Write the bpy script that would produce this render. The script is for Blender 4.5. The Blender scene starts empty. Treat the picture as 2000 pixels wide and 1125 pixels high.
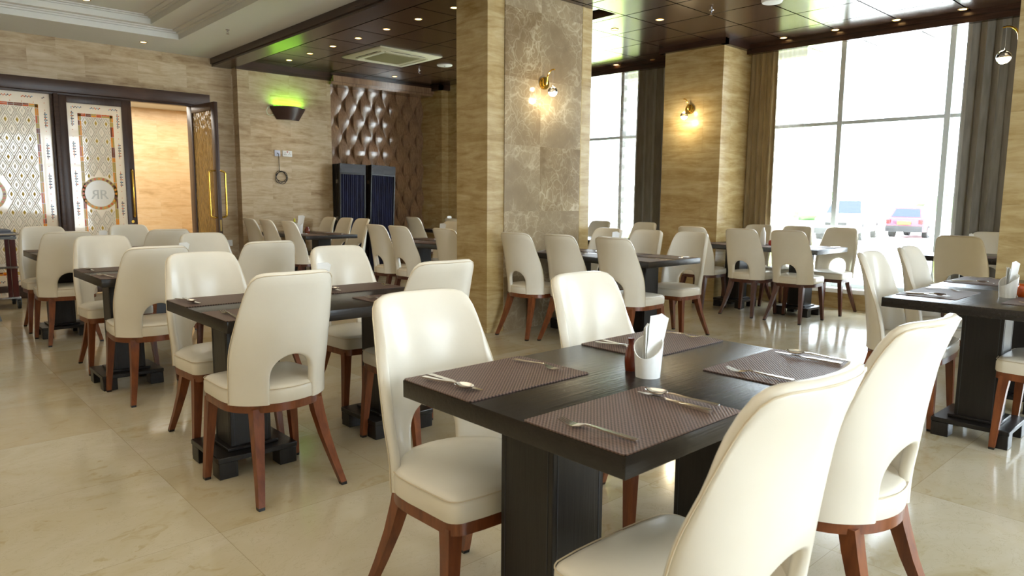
import bpy, bmesh, math, random
from mathutils import Vector, Matrix
random.seed(7)
C = bpy.context.scene.collection
PI = math.pi
sin, cos, rad = math.sin, math.cos, math.radians

# ------------------------------------------------------------------ camera
def make_camera():
    f, yaw, pitch, roll, H = 1365.58, 0.7416, 0.1268, -0.0075, 1.257
    fwd = Vector((sin(yaw)*cos(pitch), cos(yaw)*cos(pitch), -sin(pitch)))
    right = Vector((cos(yaw), -sin(yaw), 0))
    down = fwd.cross(right)
    r2 = cos(roll)*right + sin(roll)*down
    d2 = -sin(roll)*right + cos(roll)*down
    cd = bpy.data.cameras.new('camera'); co = bpy.data.objects.new('camera', cd); C.objects.link(co)
    m = Matrix((r2, -d2, -fwd)).transposed().to_4x4()
    m.translation = Vector((0, 0, H))
    co.matrix_world = m
    cd.sensor_width = 36; cd.lens = f/2000*36
    cd.clip_start = 0.05; cd.clip_end = 300
    cd.dof.use_dof = True; cd.dof.focus_distance = 3.3; cd.dof.aperture_fstop = 6.3
    bpy.context.scene.camera = co
make_camera()

# ------------------------------------------------------------------ world and daylight
vs = bpy.context.scene.view_settings
vs.view_transform = 'Standard'; vs.look = 'None'; vs.gamma = 1; vs.use_curve_mapping = False
vs.exposure = -0.08
SKY = 15.0
w = bpy.data.worlds.new('sky'); bpy.context.scene.world = w; w.use_nodes = True
bg = w.node_tree.nodes['Background']
bg.inputs[0].default_value = (0.86, 0.93, 1.0, 1); bg.inputs[1].default_value = SKY

# window wall: a point at distance y along it and off metres outward
def wp(y, off):
    return (8.28 + (4.64-y)*.06 + off, y + .06*off)

sl = bpy.data.lights.new('sun', 'SUN'); sl.energy = 30.0; sl.angle = rad(1.0); sl.color = (1.0, .96, .9)
so = bpy.data.objects.new('sun', sl); C.objects.link(so); so.rotation_euler = Vector((.55, .35, -1.0)).to_track_quat('-Z', 'Y').to_euler()

def portal(name, c, sx, sz, normal):
    l = bpy.data.lights.new(name, 'AREA'); l.shape = 'RECTANGLE'; l.size = sx; l.size_y = sz
    l.cycles.is_portal = True
    o = bpy.data.objects.new(name, l); C.objects.link(o)
    o.location = c; o.rotation_euler = Vector(normal).to_track_quat('-Z', 'Y').to_euler()
for ya, yb in ((5.4, 8.9), (1.3, 4.7), (-3.4, 0.6)):
    c = wp((ya+yb)/2, .30)
    portal('window_portal', (c[0], c[1], 1.65), yb-ya, 2.9, (-1, -.06, 0))
portal('south_portal', (2.9, -4.35, 1.6), 4.6, 2.9, (0, 1, 0))

# ------------------------------------------------------------------ materials
def lin(c):
    return tuple(((x/12.92) if x <= .04045 else ((x+.055)/1.055)**2.4) for x in c)
class NT:
    def __init__(s, name):
        s.m = bpy.data.materials.new(name); s.m.use_nodes = True
        s.t = s.m.node_tree; s.n = s.t.nodes; s.b = s.n['Principled BSDF']; s.out = s.n['Material Output']
    def node(s, typ, **kw):
        n = s.n.new(typ)
        for k, v in kw.items():
            if k.startswith('i_'):
                n.inputs[k[2:].replace('_', ' ')].default_value = v
            else: setattr(n, k, v)
        return n
    def link(s, a, b): s.t.links.new(a, b)
    def geo(s): return s.node('ShaderNodeNewGeometry').outputs['Position']
    def objc(s): return s.node('ShaderNodeTexCoord').outputs['Object']
    def map(s, vec, sc=(1, 1, 1), rot=(0, 0, 0), loc=(0, 0, 0)):
        n = s.node('ShaderNodeMapping'); n.inputs['Scale'].default_value = sc; n.inputs['Rotation'].default_value = rot
        n.inputs['Location'].default_value = loc
        s.link(vec, n.inputs['Vector']); return n.outputs[0]
    def noise(s, vec, scale, detail=4, rough=.5, dist=0):
        n = s.node('ShaderNodeTexNoise'); n.inputs['Scale'].default_value = scale; n.inputs['Detail'].default_value = detail
        n.inputs['Roughness'].default_value = rough; n.inputs['Distortion'].default_value = dist
        s.link(vec, n.inputs['Vector']); return n.outputs['Fac']
    def ramp(s, fac, stops):
        n = s.node('ShaderNodeValToRGB'); e = n.color_ramp.elements
        e[0].position, e[0].color = stops[0][0], (*stops[0][1], 1)
        e[1].position, e[1].color = stops[-1][0], (*stops[-1][1], 1)
        for p, c in stops[1:-1]:
            x = e.new(p); x.color = (*c, 1)
        s.link(fac, n.inputs[0]); return n.outputs[0]
    def math(s, op, a, b=None, c=None):
        n = s.node('ShaderNodeMath', operation=op)
        for i, v in enumerate((a, b, c)):
            if v is None: continue
            if isinstance(v, (int, float)): n.inputs[i].default_value = v
            else: s.link(v, n.inputs[i])
        return n.outputs[0]
    def mix(s, fac, a, b, blend='MIX'):
        n = s.node('ShaderNodeMix', data_type='RGBA', blend_type=blend)
        for i, v in ((0, fac), (6, a), (7, b)):
            if isinstance(v, (int, float)): n.inputs[i].default_value = v
            elif isinstance(v, tuple): n.inputs[i].default_value = (*v, 1)
            else: s.link(v, n.inputs[i])
        return n.outputs[2]
    def sep(s, v):
        n = s.node('ShaderNodeSeparateXYZ'); s.link(v, n.inputs[0]); return n.outputs
    def comb(s, x, y, z):
        n = s.node('ShaderNodeCombineXYZ')
        for i, v in enumerate((x, y, z)):
            if isinstance(v, (int, float)): n.inputs[i].default_value = v
            else: s.link(v, n.inputs[i])
        return n.outputs[0]
    def bump(s, h, st=.2, d=.01):
        n = s.node('ShaderNodeBump'); n.inputs['Strength'].default_value = st; n.inputs['Distance'].default_value = d
        s.link(h, n.inputs['Height']); s.link(n.outputs[0], s.b.inputs['Normal'])
    def color(s, c):
        if isinstance(c, tuple): s.b.inputs['Base Color'].default_value = (*c, 1)
        else: s.link(c, s.b.inputs['Base Color'])
    def set(s, **kw):
        for k, v in kw.items():
            i = s.b.inputs[{'rough': 'Roughness', 'metal': 'Metallic', 'spec': 'Specular IOR Level', 'coat': 'Coat Weight', 'coatr': 'Coat Roughness',
                            'trans': 'Transmission Weight', 'em': 'Emission Strength', 'emc': 'Emission Color', 'ior': 'IOR', 'alpha': 'Alpha', 'sheen': 'Sheen Weight', 'sss': 'Subsurface Weight'}[k]]
            if isinstance(v, (int, float)): i.default_value = v
            elif isinstance(v, tuple): i.default_value = (*v, 1)
            else: s.link(v, i)
        return s

M = {}
def simple(name, col, **kw):
    t = NT(name); t.color(lin(col)); t.set(**kw); M[name] = t.m; return t

def travertine(name, stops, slab=(.61, .305), rough=.28, contrast=.07, vscale=1.0):
    t = NT(name); p = t.geo(); x, y, z = t.sep(p)
    u = t.math('ADD', x, y)
    # shift the veins per slab
    row = t.math('FLOOR', t.math('DIVIDE', z, slab[1]))
    odd = t.math('MULTIPLY', t.math('FRACT', t.math('MULTIPLY', row, .5)), slab[0])
    col = t.math('FLOOR', t.math('DIVIDE', t.math('ADD', u, odd), slab[0]))
    wn = t.node('ShaderNodeTexWhiteNoise', noise_dimensions='2D'); t.link(t.comb(col, row, 0), wn.inputs['Vector'])
    v = t.comb(t.math('ADD', t.math('MULTIPLY', u, 1.1), t.math('MULTIPLY', wn.outputs['Value'], 3.0)), 0.0, t.math('ADD', t.math('MULTIPLY', z, 7.0*vscale), t.math('MULTIPLY', wn.outputs['Value'], 1.5)))
    n1 = t.noise(v, 1.5, 7, .62, 1.1)
    v2 = t.comb(t.math('MULTIPLY', u, 9.0), t.math('MULTIPLY', y, .2), t.math('MULTIPLY', z, 45.0))
    n2 = t.noise(v2, 1.0, 3, .6)
    n3 = t.noise(p, 5.0, 6, .65)
    f = t.math('ADD', t.math('MULTIPLY', n1, .62), t.math('ADD', t.math('MULTIPLY', n2, .16), t.math('MULTIPLY', n3, .22)))
    f = t.math('ADD', f, t.math('MULTIPLY', t.math('SUBTRACT', wn.outputs['Value'], .5), contrast))
    c = t.ramp(f, stops)
    # fine joints
    fz = t.math('FRACT', t.math('DIVIDE', z, slab[1])); fu = t.math('FRACT', t.math('DIVIDE', t.math('ADD', u, odd), slab[0]))
    j = t.math('MAXIMUM', t.math('LESS_THAN', fz, .006), t.math('LESS_THAN', fu, .003))
    c = t.mix(t.math('MULTIPLY', j, .25), c, lin((.45, .36, .22)))
    t.color(c); t.set(rough=rough, spec=.4)
    M[name] = t.m
travertine('travertine', [(.32, lin((.54, .43, .30))), (.42, lin((.67, .575, .44))), (.52, lin((.745, .66, .53))), (.68, lin((.82, .75, .64)))])
travertine('travertine_gold', [(.30, lin((.56, .44, .25))), (.43, lin((.69, .585, .39))), (.55, lin((.76, .67, .485))), (.70, lin((.83, .76, .60)))], slab=(1.2, .62), rough=.2)
travertine('travertine_corridor', [(.30, lin((.74, .60, .42))), (.5, lin((.86, .74, .56))), (.7, lin((.90, .82, .68)))])

def emperador():
    t = NT('emperador'); p = t.geo(); x, y, z = t.sep(p)
    fu = t.math('FLOOR', t.math('DIVIDE', t.math('ADD', x, y), .61)); fr = t.math('FLOOR', t.math('DIVIDE', t.math('ADD', z, .1), .62))
    wn = t.node('ShaderNodeTexWhiteNoise', noise_dimensions='2D'); t.link(t.comb(fu, fr, 0), wn.inputs['Vector'])
    off = t.node('ShaderNodeVectorMath', operation='ADD'); t.link(p, off.inputs[0]); t.link(t.comb(t.math('MULTIPLY', wn.outputs['Value'], 7.0), 0.0, 0.0), off.inputs[1])
    pv = off.outputs[0]
    w1 = t.noise(pv, 2.2, 5, .6, 0)
    d = t.node('ShaderNodeVectorMath', operation='ADD'); t.link(pv, d.inputs[0])
    nn = t.node('ShaderNodeTexNoise'); nn.inputs['Scale'].default_value = 3.0; nn.inputs['Detail'].default_value = 3; nn.inputs['Roughness'].default_value = .55; t.link(pv, nn.inputs['Vector'])
    sc = t.node('ShaderNodeVectorMath', operation='SCALE'); sc.inputs['Scale'].default_value = .42; t.link(nn.outputs['Color'], sc.inputs[0]); t.link(sc.outputs[0], d.inputs[1])
    vo = t.node('ShaderNodeTexVoronoi', feature='DISTANCE_TO_EDGE'); vo.inputs['Scale'].default_value = 4.5; t.link(d.outputs[0], vo.inputs['Vector'])
    vo2 = t.node('ShaderNodeTexVoronoi', feature='DISTANCE_TO_EDGE'); vo2.inputs['Scale'].default_value = 13.0; t.link(d.outputs[0], vo2.inputs['Vector'])
    v = t.math('SMOOTHSTEP', vo.outputs['Distance'], 0, .05) if False else t.math('MINIMUM', t.math('MULTIPLY', vo.outputs['Distance'], 22.0), 1.0)
    v2 = t.math('MINIMUM', t.math('MULTIPLY', vo2.outputs['Distance'], 13.0), 1.0)
    base = t.ramp(w1, [(.3, lin((.45, .36, .25))), (.5, lin((.55, .465, .345))), (.7, lin((.66, .58, .45)))])
    c = t.mix(t.math('MULTIPLY', t.math('SUBTRACT', 1.0, v), t.math('MULTIPLY', t.math('MAXIMUM', t.math('SUBTRACT', w1, .36), 0.0), 1.9)), base, lin((.86, .80, .68)))
    c = t.mix(t.math('MULTIPLY', t.math('SUBTRACT', 1.0, v2), t.math('MULTIPLY', t.math('MAXIMUM', t.math('SUBTRACT', w1, .40), 0.0), 2.2)), c, lin((.84, .78, .66)))
    c = t.mix(t.math('MULTIPLY', wn.outputs['Value'], .28), c, lin((.80, .74, .63)))
    t.color(c); t.set(rough=.13, spec=.45); M['emperador'] = t.m
emperador()

def floor_mat():
    t = NT('floor_marble'); p = t.geo(); x, y, z = t.sep(p)
    S = .80
    ux = t.math('DIVIDE', t.math('SUBTRACT', x, .88), S); uy = t.math('DIVIDE', t.math('SUBTRACT', y, 2.58), S)
    wn = t.node('ShaderNodeTexWhiteNoise', noise_dimensions='2D'); t.link(t.comb(t.math('FLOOR', ux), t.math('FLOOR', uy), 0), wn.inputs['Vector'])
    r = wn.outputs['Value']
    pv = t.comb(t.math('ADD', x, t.math('MULTIPLY', r, 11.0)), t.math('ADD', t.math('MULTIPLY', y, 1.6), t.math('MULTIPLY', r, 5.0)), 0.0)
    n1 = t.noise(pv, 1.6, 6, .6, .8); n2 = t.noise(pv, 7.0, 6, .65, 1.5)
    c = t.ramp(n1, [(.28, lin((.70, .64, .50))), (.42, lin((.765, .72, .61))), (.6, lin((.80, .765, .68))), (.75, lin((.83, .80, .73)))])
    vein = t.math('MULTIPLY', t.math('LESS_THAN', t.math('ABSOLUTE', t.math('SUBTRACT', n2, .5)), .0055), t.math('GREATER_THAN', n1, .47))
    c = t.mix(t.math('MULTIPLY', vein, .28), c, lin((.52, .42, .25)))
    st = t.math('MULTIPLY', t.math('MINIMUM', t.math('MAXIMUM', t.math('MULTIPLY', t.math('SUBTRACT', n2, .52), 8.0), 0.0), 1.0), t.math('LESS_THAN', n1, .46))
    c = t.mix(t.math('MULTIPLY', st, .38), c, lin((.60, .50, .26)))
    c = t.mix(t.math('MULTIPLY', r, .55), c, lin((.72, .645, .50)))
    j = t.math('MAXIMUM', t.math('LESS_THAN', t.math('FRACT', ux), .003), t.math('LESS_THAN', t.math('FRACT', uy), .003))
    c = t.mix(t.math('MULTIPLY', j, .45), c, lin((.5, .42, .28)))
    t.color(c); t.set(rough=.12, spec=.42); M['floor_marble'] = t.m
floor_mat()

def dark_ceiling():
    t = NT('dark_ceiling'); p = t.geo(); x, y, z = t.sep(p)
    ux = t.math('DIVIDE', t.math('SUBTRACT', x, 4.2), .60); uy = t.math('DIVIDE', t.math('SUBTRACT', y, 8.62), .632)
    wn = t.node('ShaderNodeTexWhiteNoise', noise_dimensions='2D'); t.link(t.comb(t.math('FLOOR', ux), t.math('FLOOR', uy), 0), wn.inputs['Vector'])
    g = t.noise(t.map(p, (2, 14, 1)), 3.0, 5, .6)
    c = t.ramp(g, [(.3, lin((.20, .135, .10))), (.7, lin((.28, .20, .155)))])
    c = t.mix(t.math('MULTIPLY', wn.outputs['Value'], .3), c, lin((.30, .22, .17)))
    j = t.math('MAXIMUM', t.math('LESS_THAN', t.math('FRACT', ux), .024), t.math('LESS_THAN', t.math('FRACT', uy), .022))
    c = t.mix(j, c, lin((.04, .025, .02)))
    t.color(c); t.set(rough=.21, spec=t.math('MULTIPLY', t.math('SUBTRACT', 1.0, j), .45)); M['dark_ceiling'] = t.m
dark_ceiling()

def wood(name, c1, c2, scale=(1, 1, 1), rough=.3, spec=.5, bump=.05, coat=0.0):
    t = NT(name); p = t.objc(); v = t.map(p, scale)
    n = t.noise(v, 4.0, 5, .6, .4)
    t.color(t.ramp(n, [(.3, lin(c1)), (.7, lin(c2))])); t.set(rough=rough, spec=spec, coat=coat, coatr=.1)
    if bump: t.bump(n, bump, .004)
    M[name] = t.m
wood('leg_wood', (.38, .19, .10), (.54, .31, .17), (8, 8, 1.2), .28, .5, 0)
wood('leg_wood_dark', (.27, .145, .105), (.38, .22, .165), (8, 8, 1.2), .28, .5, 0)
wood('table_wood', (.085, .070, .062), (.155, .13, .115), (1.0, 26, 26), .27, .5, .25)
wood('table_wood_v', (.075, .066, .062), (.13, .115, .105), (26, 26, 1.0), .33, .45, .2)
wood('door_wood', (.22, .155, .125), (.30, .22, .18), (14, 14, 1), .35, .4, .05)
wood('door_wood_h', (.22, .155, .125), (.30, .22, .18), (1, 14, 14), .35, .4, .05)
wood('carved_wood', (.52, .41, .32), (.68, .55, .44), (14, 14, 1), .15, .9, .0)
wood('moulding_wood', (.19, .125, .10), (.27, .185, .15), (1, 1, 14), .25, .5, 0)
wood('trolley_wood', (.26, .07, .05), (.36, .11, .08), (8, 8, 1), .3, .5, 0)

def leather():
    t = NT('leather'); p = t.objc(); n = t.noise(p, 3.0, 4, .5); n2 = t.noise(p, 160.0, 3, .6)
    t.color(t.ramp(n, [(.3, lin((.895, .865, .80))), (.7, lin((.92, .895, .84)))])); t.set(rough=.25, spec=.42)
    t.bump(t.math('ADD', t.math('MULTIPLY', n2, .12), t.noise(p, 14.0, 3, .5)), .14, .006); M['leather'] = t.m
leather()
simple('piping', (.83, .77, .66), rough=.4)

def weave():
    t = NT('weave'); p = t.objc(); x, y, z = t.sep(p)
    k = 2*PI/.0118
    a = t.math('ADD', x, y); b = t.math('SUBTRACT', x, y)
    s1 = t.math('SINE', t.math('MULTIPLY', x, k)); s2 = t.math('SINE', t.math('MULTIPLY', y, k*1.15))
    v = t.math('MULTIPLY', s1, s2)
    s3 = t.math('MULTIPLY', t.math('SINE', t.math('MULTIPLY', x, k)), .08)
    f = t.math('ADD', t.math('ADD', t.math('MULTIPLY', v, .5), .5), s3)
    t.color(t.ramp(f, [(.12, lin((.12, .08, .07))), (.45, lin((.38, .295, .26))), (.9, lin((.52, .425, .38)))]))
    t.set(rough=.48, spec=.35); t.bump(f, .5, .002); M['weave'] = t.m
weave()
simple('steel', (.90, .88, .85), metal=1.0, rough=.22)
simple('chrome', (.8, .8, .82), metal=1.0, rough=.12)
simple('brass', (.86, .70, .32), metal=1.0, rough=.16)
simple('brass_plate', (.62, .52, .30), metal=.8, rough=.35)
simple('ceramic', (.95, .95, .94), rough=.18, spec=.5)
simple('paper', (.96, .96, .95), rough=.8)
simple('brown_glass', (.42, .17, .09), rough=.12, spec=.6)
simple('amber_glass', (.75, .32, .07), rough=.1, spec=.6)
simple('red_plastic', (.70, .18, .13), rough=.3)
simple('yellow_plastic', (.80, .78, .10), rough=.35)
simple('green_label', (.28, .35, .10), rough=.4)
simple('black', (.05, .05, .055), rough=.35)
simple('black_matte', (.035, .033, .035), rough=.6)
simple('white_plastic', (.90, .90, .89), rough=.35)
simple('lilac_plastic', (.80, .82, .90), rough=.35)
simple('ac_white', (.86, .85, .77), rough=.4)
simple('ac_grille', (.66, .64, .52), rough=.55)
simple('white_paint', (.86, .86, .84), rough=.65)
simple('frame_metal', (.84, .88, .90), metal=.0, rough=.4)  # window flare is put into this pale frame colour
simple('sill', (.88, .88, .86), rough=.3)
simple('grey_cloth', (.42, .45, .50), rough=.85)
simple('grey_board', (.46, .49, .52), rough=.6)
simple('header_lattice', (.22, .225, .25), rough=.5)
simple('header_lines', (.40, .41, .45), rough=.5)
simple('uplight_body', (.22, .135, .095), rough=.35)
simple('cable_black', (.12, .11, .10), rough=.5)
simple('cable_white', (.78, .82, .70), rough=.5)
simple('rubber', (.10, .11, .12), rough=.6)
simple('caster_grey', (.45, .50, .55), rough=.45)
simple('asphalt', (.86, .86, .85), rough=.9)
simple('grass', (.62, .70, .24), rough=.95)
simple('shrub', (.34, .47, .28), rough=.9)
simple('car_red', (.60, .12, .20), rough=.25, coat=.6)
simple('car_white', (.92, .92, .92), rough=.25, coat=.6)
simple('car_glass', (.10, .14, .20), rough=.06)
simple('car_black', (.09, .09, .10), rough=.5)
simple('plate_yellow', (.95, .78, .15), rough=.4)
simple('plate_white', (.93, .93, .90), rough=.4)
simple('tail_red', (.75, .10, .10), rough=.15)
simple('head_lamp', (.85, .88, .90), rough=.1)
simple('tyre', (.06, .06, .06), rough=.8)
simple('alloy', (.65, .66, .68), metal=.8, rough=.3)
simple('concrete', (.72, .70, .66), rough=.85)

def curtain_mat(name, c1, c2):
    t = NT(name); p = t.geo(); n = t.noise(t.map(p, (1, 1, .15)), 30.0, 3, .5)
    t.color(t.ramp(n, [(.3, lin(c1)), (.7, lin(c2))])); t.set(rough=.75, sheen=.2); M[name] = t.m
curtain_mat('curtain_gold', (.66, .58, .43), (.74, .66, .50))
curtain_mat('curtain_grey', (.50, .48, .45), (.57, .55, .52))
curtain_mat('blue_fabric', (.07, .085, .20), (.14, .175, .35))

def sheer():
    t = NT('sheer'); tr = t.node('ShaderNodeBsdfTransparent'); tl = t.node('ShaderNodeBsdfTranslucent'); tl.inputs[0].default_value = (.42, .40, .38, 1)
    df = t.node('ShaderNodeBsdfDiffuse'); df.inputs[0].default_value = (.7, .66, .6, 1)
    m1 = t.node('ShaderNodeMixShader'); m1.inputs[0].default_value = .5; t.link(tl.outputs[0], m1.inputs[1]); t.link(df.outputs[0], m1.inputs[2])
    x, y, z = t.sep(t.geo())
    # denser horizontal bands, standing in for the building seen through the sheer
    b = t.math('ADD', t.math('MULTIPLY', t.math('GREATER_THAN', t.math('FRACT', t.math('MULTIPLY', z, 6.2)), .55), .20), .52)
    m2 = t.node('ShaderNodeMixShader'); t.link(b, m2.inputs[0])
    t.link(tr.outputs[0], m2.inputs[1]); t.link(m1.outputs[0], m2.inputs[2]); t.link(m2.outputs[0], t.out.inputs[0]); M['sheer'] = t.m
sheer()
def pane():
    t = NT('window_glass'); tr = t.node('ShaderNodeBsdfTransparent'); tr.inputs[0].default_value = (.93, .96, .97, 1)
    gl = t.node('ShaderNodeBsdfGlossy'); gl.inputs['Roughness'].default_value = .02
    m = t.node('ShaderNodeMixShader'); m.inputs[0].default_value = .05
    t.link(tr.outputs[0], m.inputs[1]); t.link(gl.outputs[0], m.inputs[2]); t.link(m.outputs[0], t.out.inputs[0]); M['window_glass'] = t.m
pane()
def art_glass():
    t = NT('art_glass'); tl = t.node('ShaderNodeBsdfTranslucent'); tl.inputs[0].default_value = (.97, .93, .84, 1)
    t.color(lin((.93, .92, .88))); t.set(rough=.10, spec=.7)
    m = t.node('ShaderNodeMixShader'); m.inputs[0].default_value = .40
    gl = t.node('ShaderNodeBsdfGlossy'); gl.inputs['Roughness'].default_value = .03; m3 = t.node('ShaderNodeMixShader'); m3.inputs[0].default_value = .045
    t.link(t.b.outputs[0], m.inputs[1]); t.link(tl.outputs[0], m.inputs[2]); t.link(m.outputs[0], m3.inputs[1]); t.link(gl.outputs[0], m3.inputs[2]); t.link(m3.outputs[0], t.out.inputs[0]); M['art_glass'] = t.m
art_glass()
def clear_art():
    t = NT('textured_glass'); tr = t.node('ShaderNodeBsdfTransparent'); tr.inputs[0].default_value = (.85, .72, .45, 1)
    t.color(lin((.72, .60, .36))); t.set(rough=.08, spec=.8)
    v = t.node('ShaderNodeTexVoronoi'); v.inputs['Scale'].default_value = 30; t.link(t.map(t.geo(), (1, 1, .4)), v.inputs['Vector']); t.bump(v.outputs['Distance'], .6, .02)
    m = t.node('ShaderNodeMixShader'); m.inputs[0].default_value = .35
    t.link(t.b.outputs[0], m.inputs[1]); t.link(tr.outputs[0], m.inputs[2]); t.link(m.outputs[0], t.out.inputs[0]); M['textured_glass'] = t.m
clear_art()
simple('lattice_grey', (.76, .75, .70), rough=.15)
simple('art_relief', (.93, .91, .86), rough=.12, spec=.7)
simple('art_gold', (.78, .66, .30), rough=.15, spec=.3)
simple('art_amber', (.95, .60, .05), rough=.15, spec=.3)
simple('art_orange', (.85, .36, .03), rough=.15, spec=.3)
simple('art_brown', (.50, .24, .10), rough=.15, spec=.3)
simple('art_navy', (.12, .14, .28), rough=.2)
simple('art_blue', (.35, .60, .75), rough=.2)

def emis(name, col, st):
    t = simple(name, col, rough=.5); t.set(emc=lin(col), em=st); return t
emis('lamp_warm', (1.0, .80, .52), 14.0)
emis('lamp_white', (1.0, .93, .78), 9.0)
emis('led_green', (.45, 1.0, .12), 3.0)
def globe():
    t = NT('globe_glass'); tr = t.node('ShaderNodeBsdfTransparent'); gl = t.node('ShaderNodeBsdfGlossy'); gl.inputs['Roughness'].default_value = .03
    fr = t.node('ShaderNodeFresnel'); fr.inputs[0].default_value = 1.5
    m = t.node('ShaderNodeMixShader'); t.link(t.math('ADD', fr.outputs[0], .10), m.inputs[0]); t.link(tr.outputs[0], m.inputs[1]); t.link(gl.outputs[0], m.inputs[2]); t.link(m.outputs[0], t.out.inputs[0]); M['globe_glass'] = t.m
globe()

# ------------------------------------------------------------------ geometry helpers
class G:
    def __init__(s): s.v = []; s.f = []; s.mi = []; s.cur = 0
    def add(s, vs_, fs, mi=None):
        b = len(s.v); s.v += [tuple(v) for v in vs_]
        for f in fs: s.f.append([b+i for i in f]); s.mi.append(s.cur if mi is None else mi)
        return s
    def box(s, x0, x1, y0, y1, z0, z1, mi=None):
        return s.hexa([(x0, y0), (x1, y0), (x1, y1), (x0, y1)], z0, z1, mi)
    def hexa(s, p, z0, z1, mi=None):
        n = len(p); vs_ = [(x, y, z0) for x, y in p]+[(x, y, z1) for x, y in p]
        fs = [list(range(n))[::-1], list(range(n, 2*n))]+[[i, (i+1) % n, n+(i+1) % n, n+i] for i in range(n)]
        return s.add(vs_, fs, mi)
    def rbox(s, x0, x1, y0, y1, z0, z1, r=.004, seg=2, mi=None):
        bm = bmesh.new(); bmesh.ops.create_cube(bm, size=1)
        for v in bm.verts: v.co = Vector(((x0+x1)/2+v.co.x*(x1-x0), (y0+y1)/2+v.co.y*(y1-y0), (z0+z1)/2+v.co.z*(z1-z0)))
        bmesh.ops.bevel(bm, geom=bm.edges[:], offset=r, segments=seg, affect='EDGES', profile=.5)
        s.frombm(bm, mi); return s
    def frombm(s, bm, mi=None):
        bm.verts.index_update(); s.add([v.co[:] for v in bm.verts], [[v.index for v in f.verts] for f in bm.faces], mi); bm.free()
    def loft(s, rings, closed=True, caps=True, mi=None):
        n = len(rings[0]); vs_ = [p for r in rings for p in r]; fs = []
        m = n if closed else n-1
        for k in range(len(rings)-1):
            for i in range(m):
                j = (i+1) % n; fs.append([k*n+i, k*n+j, (k+1)*n+j, (k+1)*n+i])
        if caps: fs += [list(range(n))[::-1], [(len(rings)-1)*n+i for i in range(n)]]
        return s.add(vs_, fs, mi)
    def lathe(s, prof, n=24, c=(0, 0), caps=True, mi=None):
        return s.loft([[(c[0]+r*cos(2*PI*i/n), c[1]+r*sin(2*PI*i/n), z) for i in range(n)] for r, z in prof], True, caps, mi)
    def tube(s, path, r, n=8, closed=False, mi=None):
        path = [Vector(p) for p in path]; rr = r if isinstance(r, (list, tuple)) else [r]*len(path)
        rings = []; L = len(path); prev = None
        for i, p in enumerate(path):
            if closed: d = path[(i+1) % L]-path[i-1]
            else: d = path[min(i+1, L-1)]-path[max(i-1, 0)]
            d = d.normalized() if d.length > 1e-9 else Vector((0, 0, 1))
            if prev is None:
                a = Vector((0, 0, 1)) if abs(d.z) < .9 else Vector((1, 0, 0)); u = d.cross(a).normalized()
            else:
                u = (prev-d*prev.dot(d)).normalized()
            prev = u; v = d.cross(u)
            rings.append([tuple(p+u*rr[i]*cos(2*PI*k/n)+v*rr[i]*sin(2*PI*k/n)) for k in range(n)])
        if closed: rings.append(rings[0])
        return s.loft(rings, True, not closed, mi)
    def sphere(s, c, r, n=16, m=10, z0=-1, z1=1, mi=None):
        a0, a1 = math.asin(z0), math.asin(z1)
        pr = [(max(1e-4, r*cos(a0+(a1-a0)*k/m)), c[2]+r*sin(a0+(a1-a0)*k/m)) for k in range(m+1)]
        return s.lathe(pr, n, (c[0], c[1]), True, mi)
    def disc_y(s, cx, y, cz, r, t=.004, n=24, mi=None):
        rings = [[(cx+r*cos(2*PI*i/n), yy, cz+r*sin(2*PI*i/n)) for i in range(n)] for yy in (y, y+t)]
        return s.loft(rings, True, True, mi)

def obj(name, g, mat, parent=None, ang=38, loc=None, flip=False):
    me = bpy.data.meshes.new(name); me.from_pydata(g.v, [], g.f)
    mats = mat if isinstance(mat, (list, tuple)) else [mat]
    for m in mats: me.materials.append(M[m])
    for p, i in zip(me.polygons, g.mi): p.material_index = i if i < len(mats) else 0
    bm = bmesh.new(); bm.from_mesh(me)
    bmesh.ops.remove_doubles(bm, verts=bm.verts, dist=1e-5)
    bmesh.ops.recalc_face_normals(bm, faces=bm.faces)
    for f in bm.faces: f.smooth = True
    lim = rad(ang)
    for e in bm.edges: e.smooth = (len(e.link_faces) == 2 and e.calc_face_angle(0) < lim)
    bm.to_mesh(me); bm.free()
    o = bpy.data.objects.new(name, me); C.objects.link(o)
    if parent: o.parent = parent
    if loc: o.location = loc
    return o
def tag(o, label, cat, group=None, kind=None):
    o['label'] = label; o['category'] = cat
    if group: o['group'] = group
    if kind: o['kind'] = kind
    return o
def thing(name, label, cat, loc=(0, 0, 0), rz=0, group=None, kind=None):
    o = bpy.data.objects.new(name, None); C.objects.link(o); o.empty_display_size = .1
    o.location = loc; o.rotation_euler = (0, 0, rz); return tag(o, label, cat, group, kind)
def struct(name, g, mat, label=None, ang=38):
    o = obj(name, g, mat, ang=ang); o['kind'] = 'structure'
    if label: o['label'] = label; o['category'] = name.split('_')[0]
    return o
def dup(root, label, loc, rz=0, group=None):
    r = root.copy(); C.objects.link(r); r.location = loc; r.rotation_euler = (0, 0, rz); r['label'] = label
    if group: r['group'] = group
    for ch in list(root.children):
        c = ch.copy(); C.objects.link(c); c.parent = r
        for g in list(ch.children):
            d = g.copy(); C.objects.link(d); d.parent = c
    return r

# ================================================================== THE SETTING
CZ = 3.17
YB = 10.35      # wall with the glass doors
YP = 10.17      # beige wall with the green uplight
g = G().box(-3.2, 9.2, -4.5, 12.2, -.12, 0)
struct('floor', g, 'floor_marble')

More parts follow.
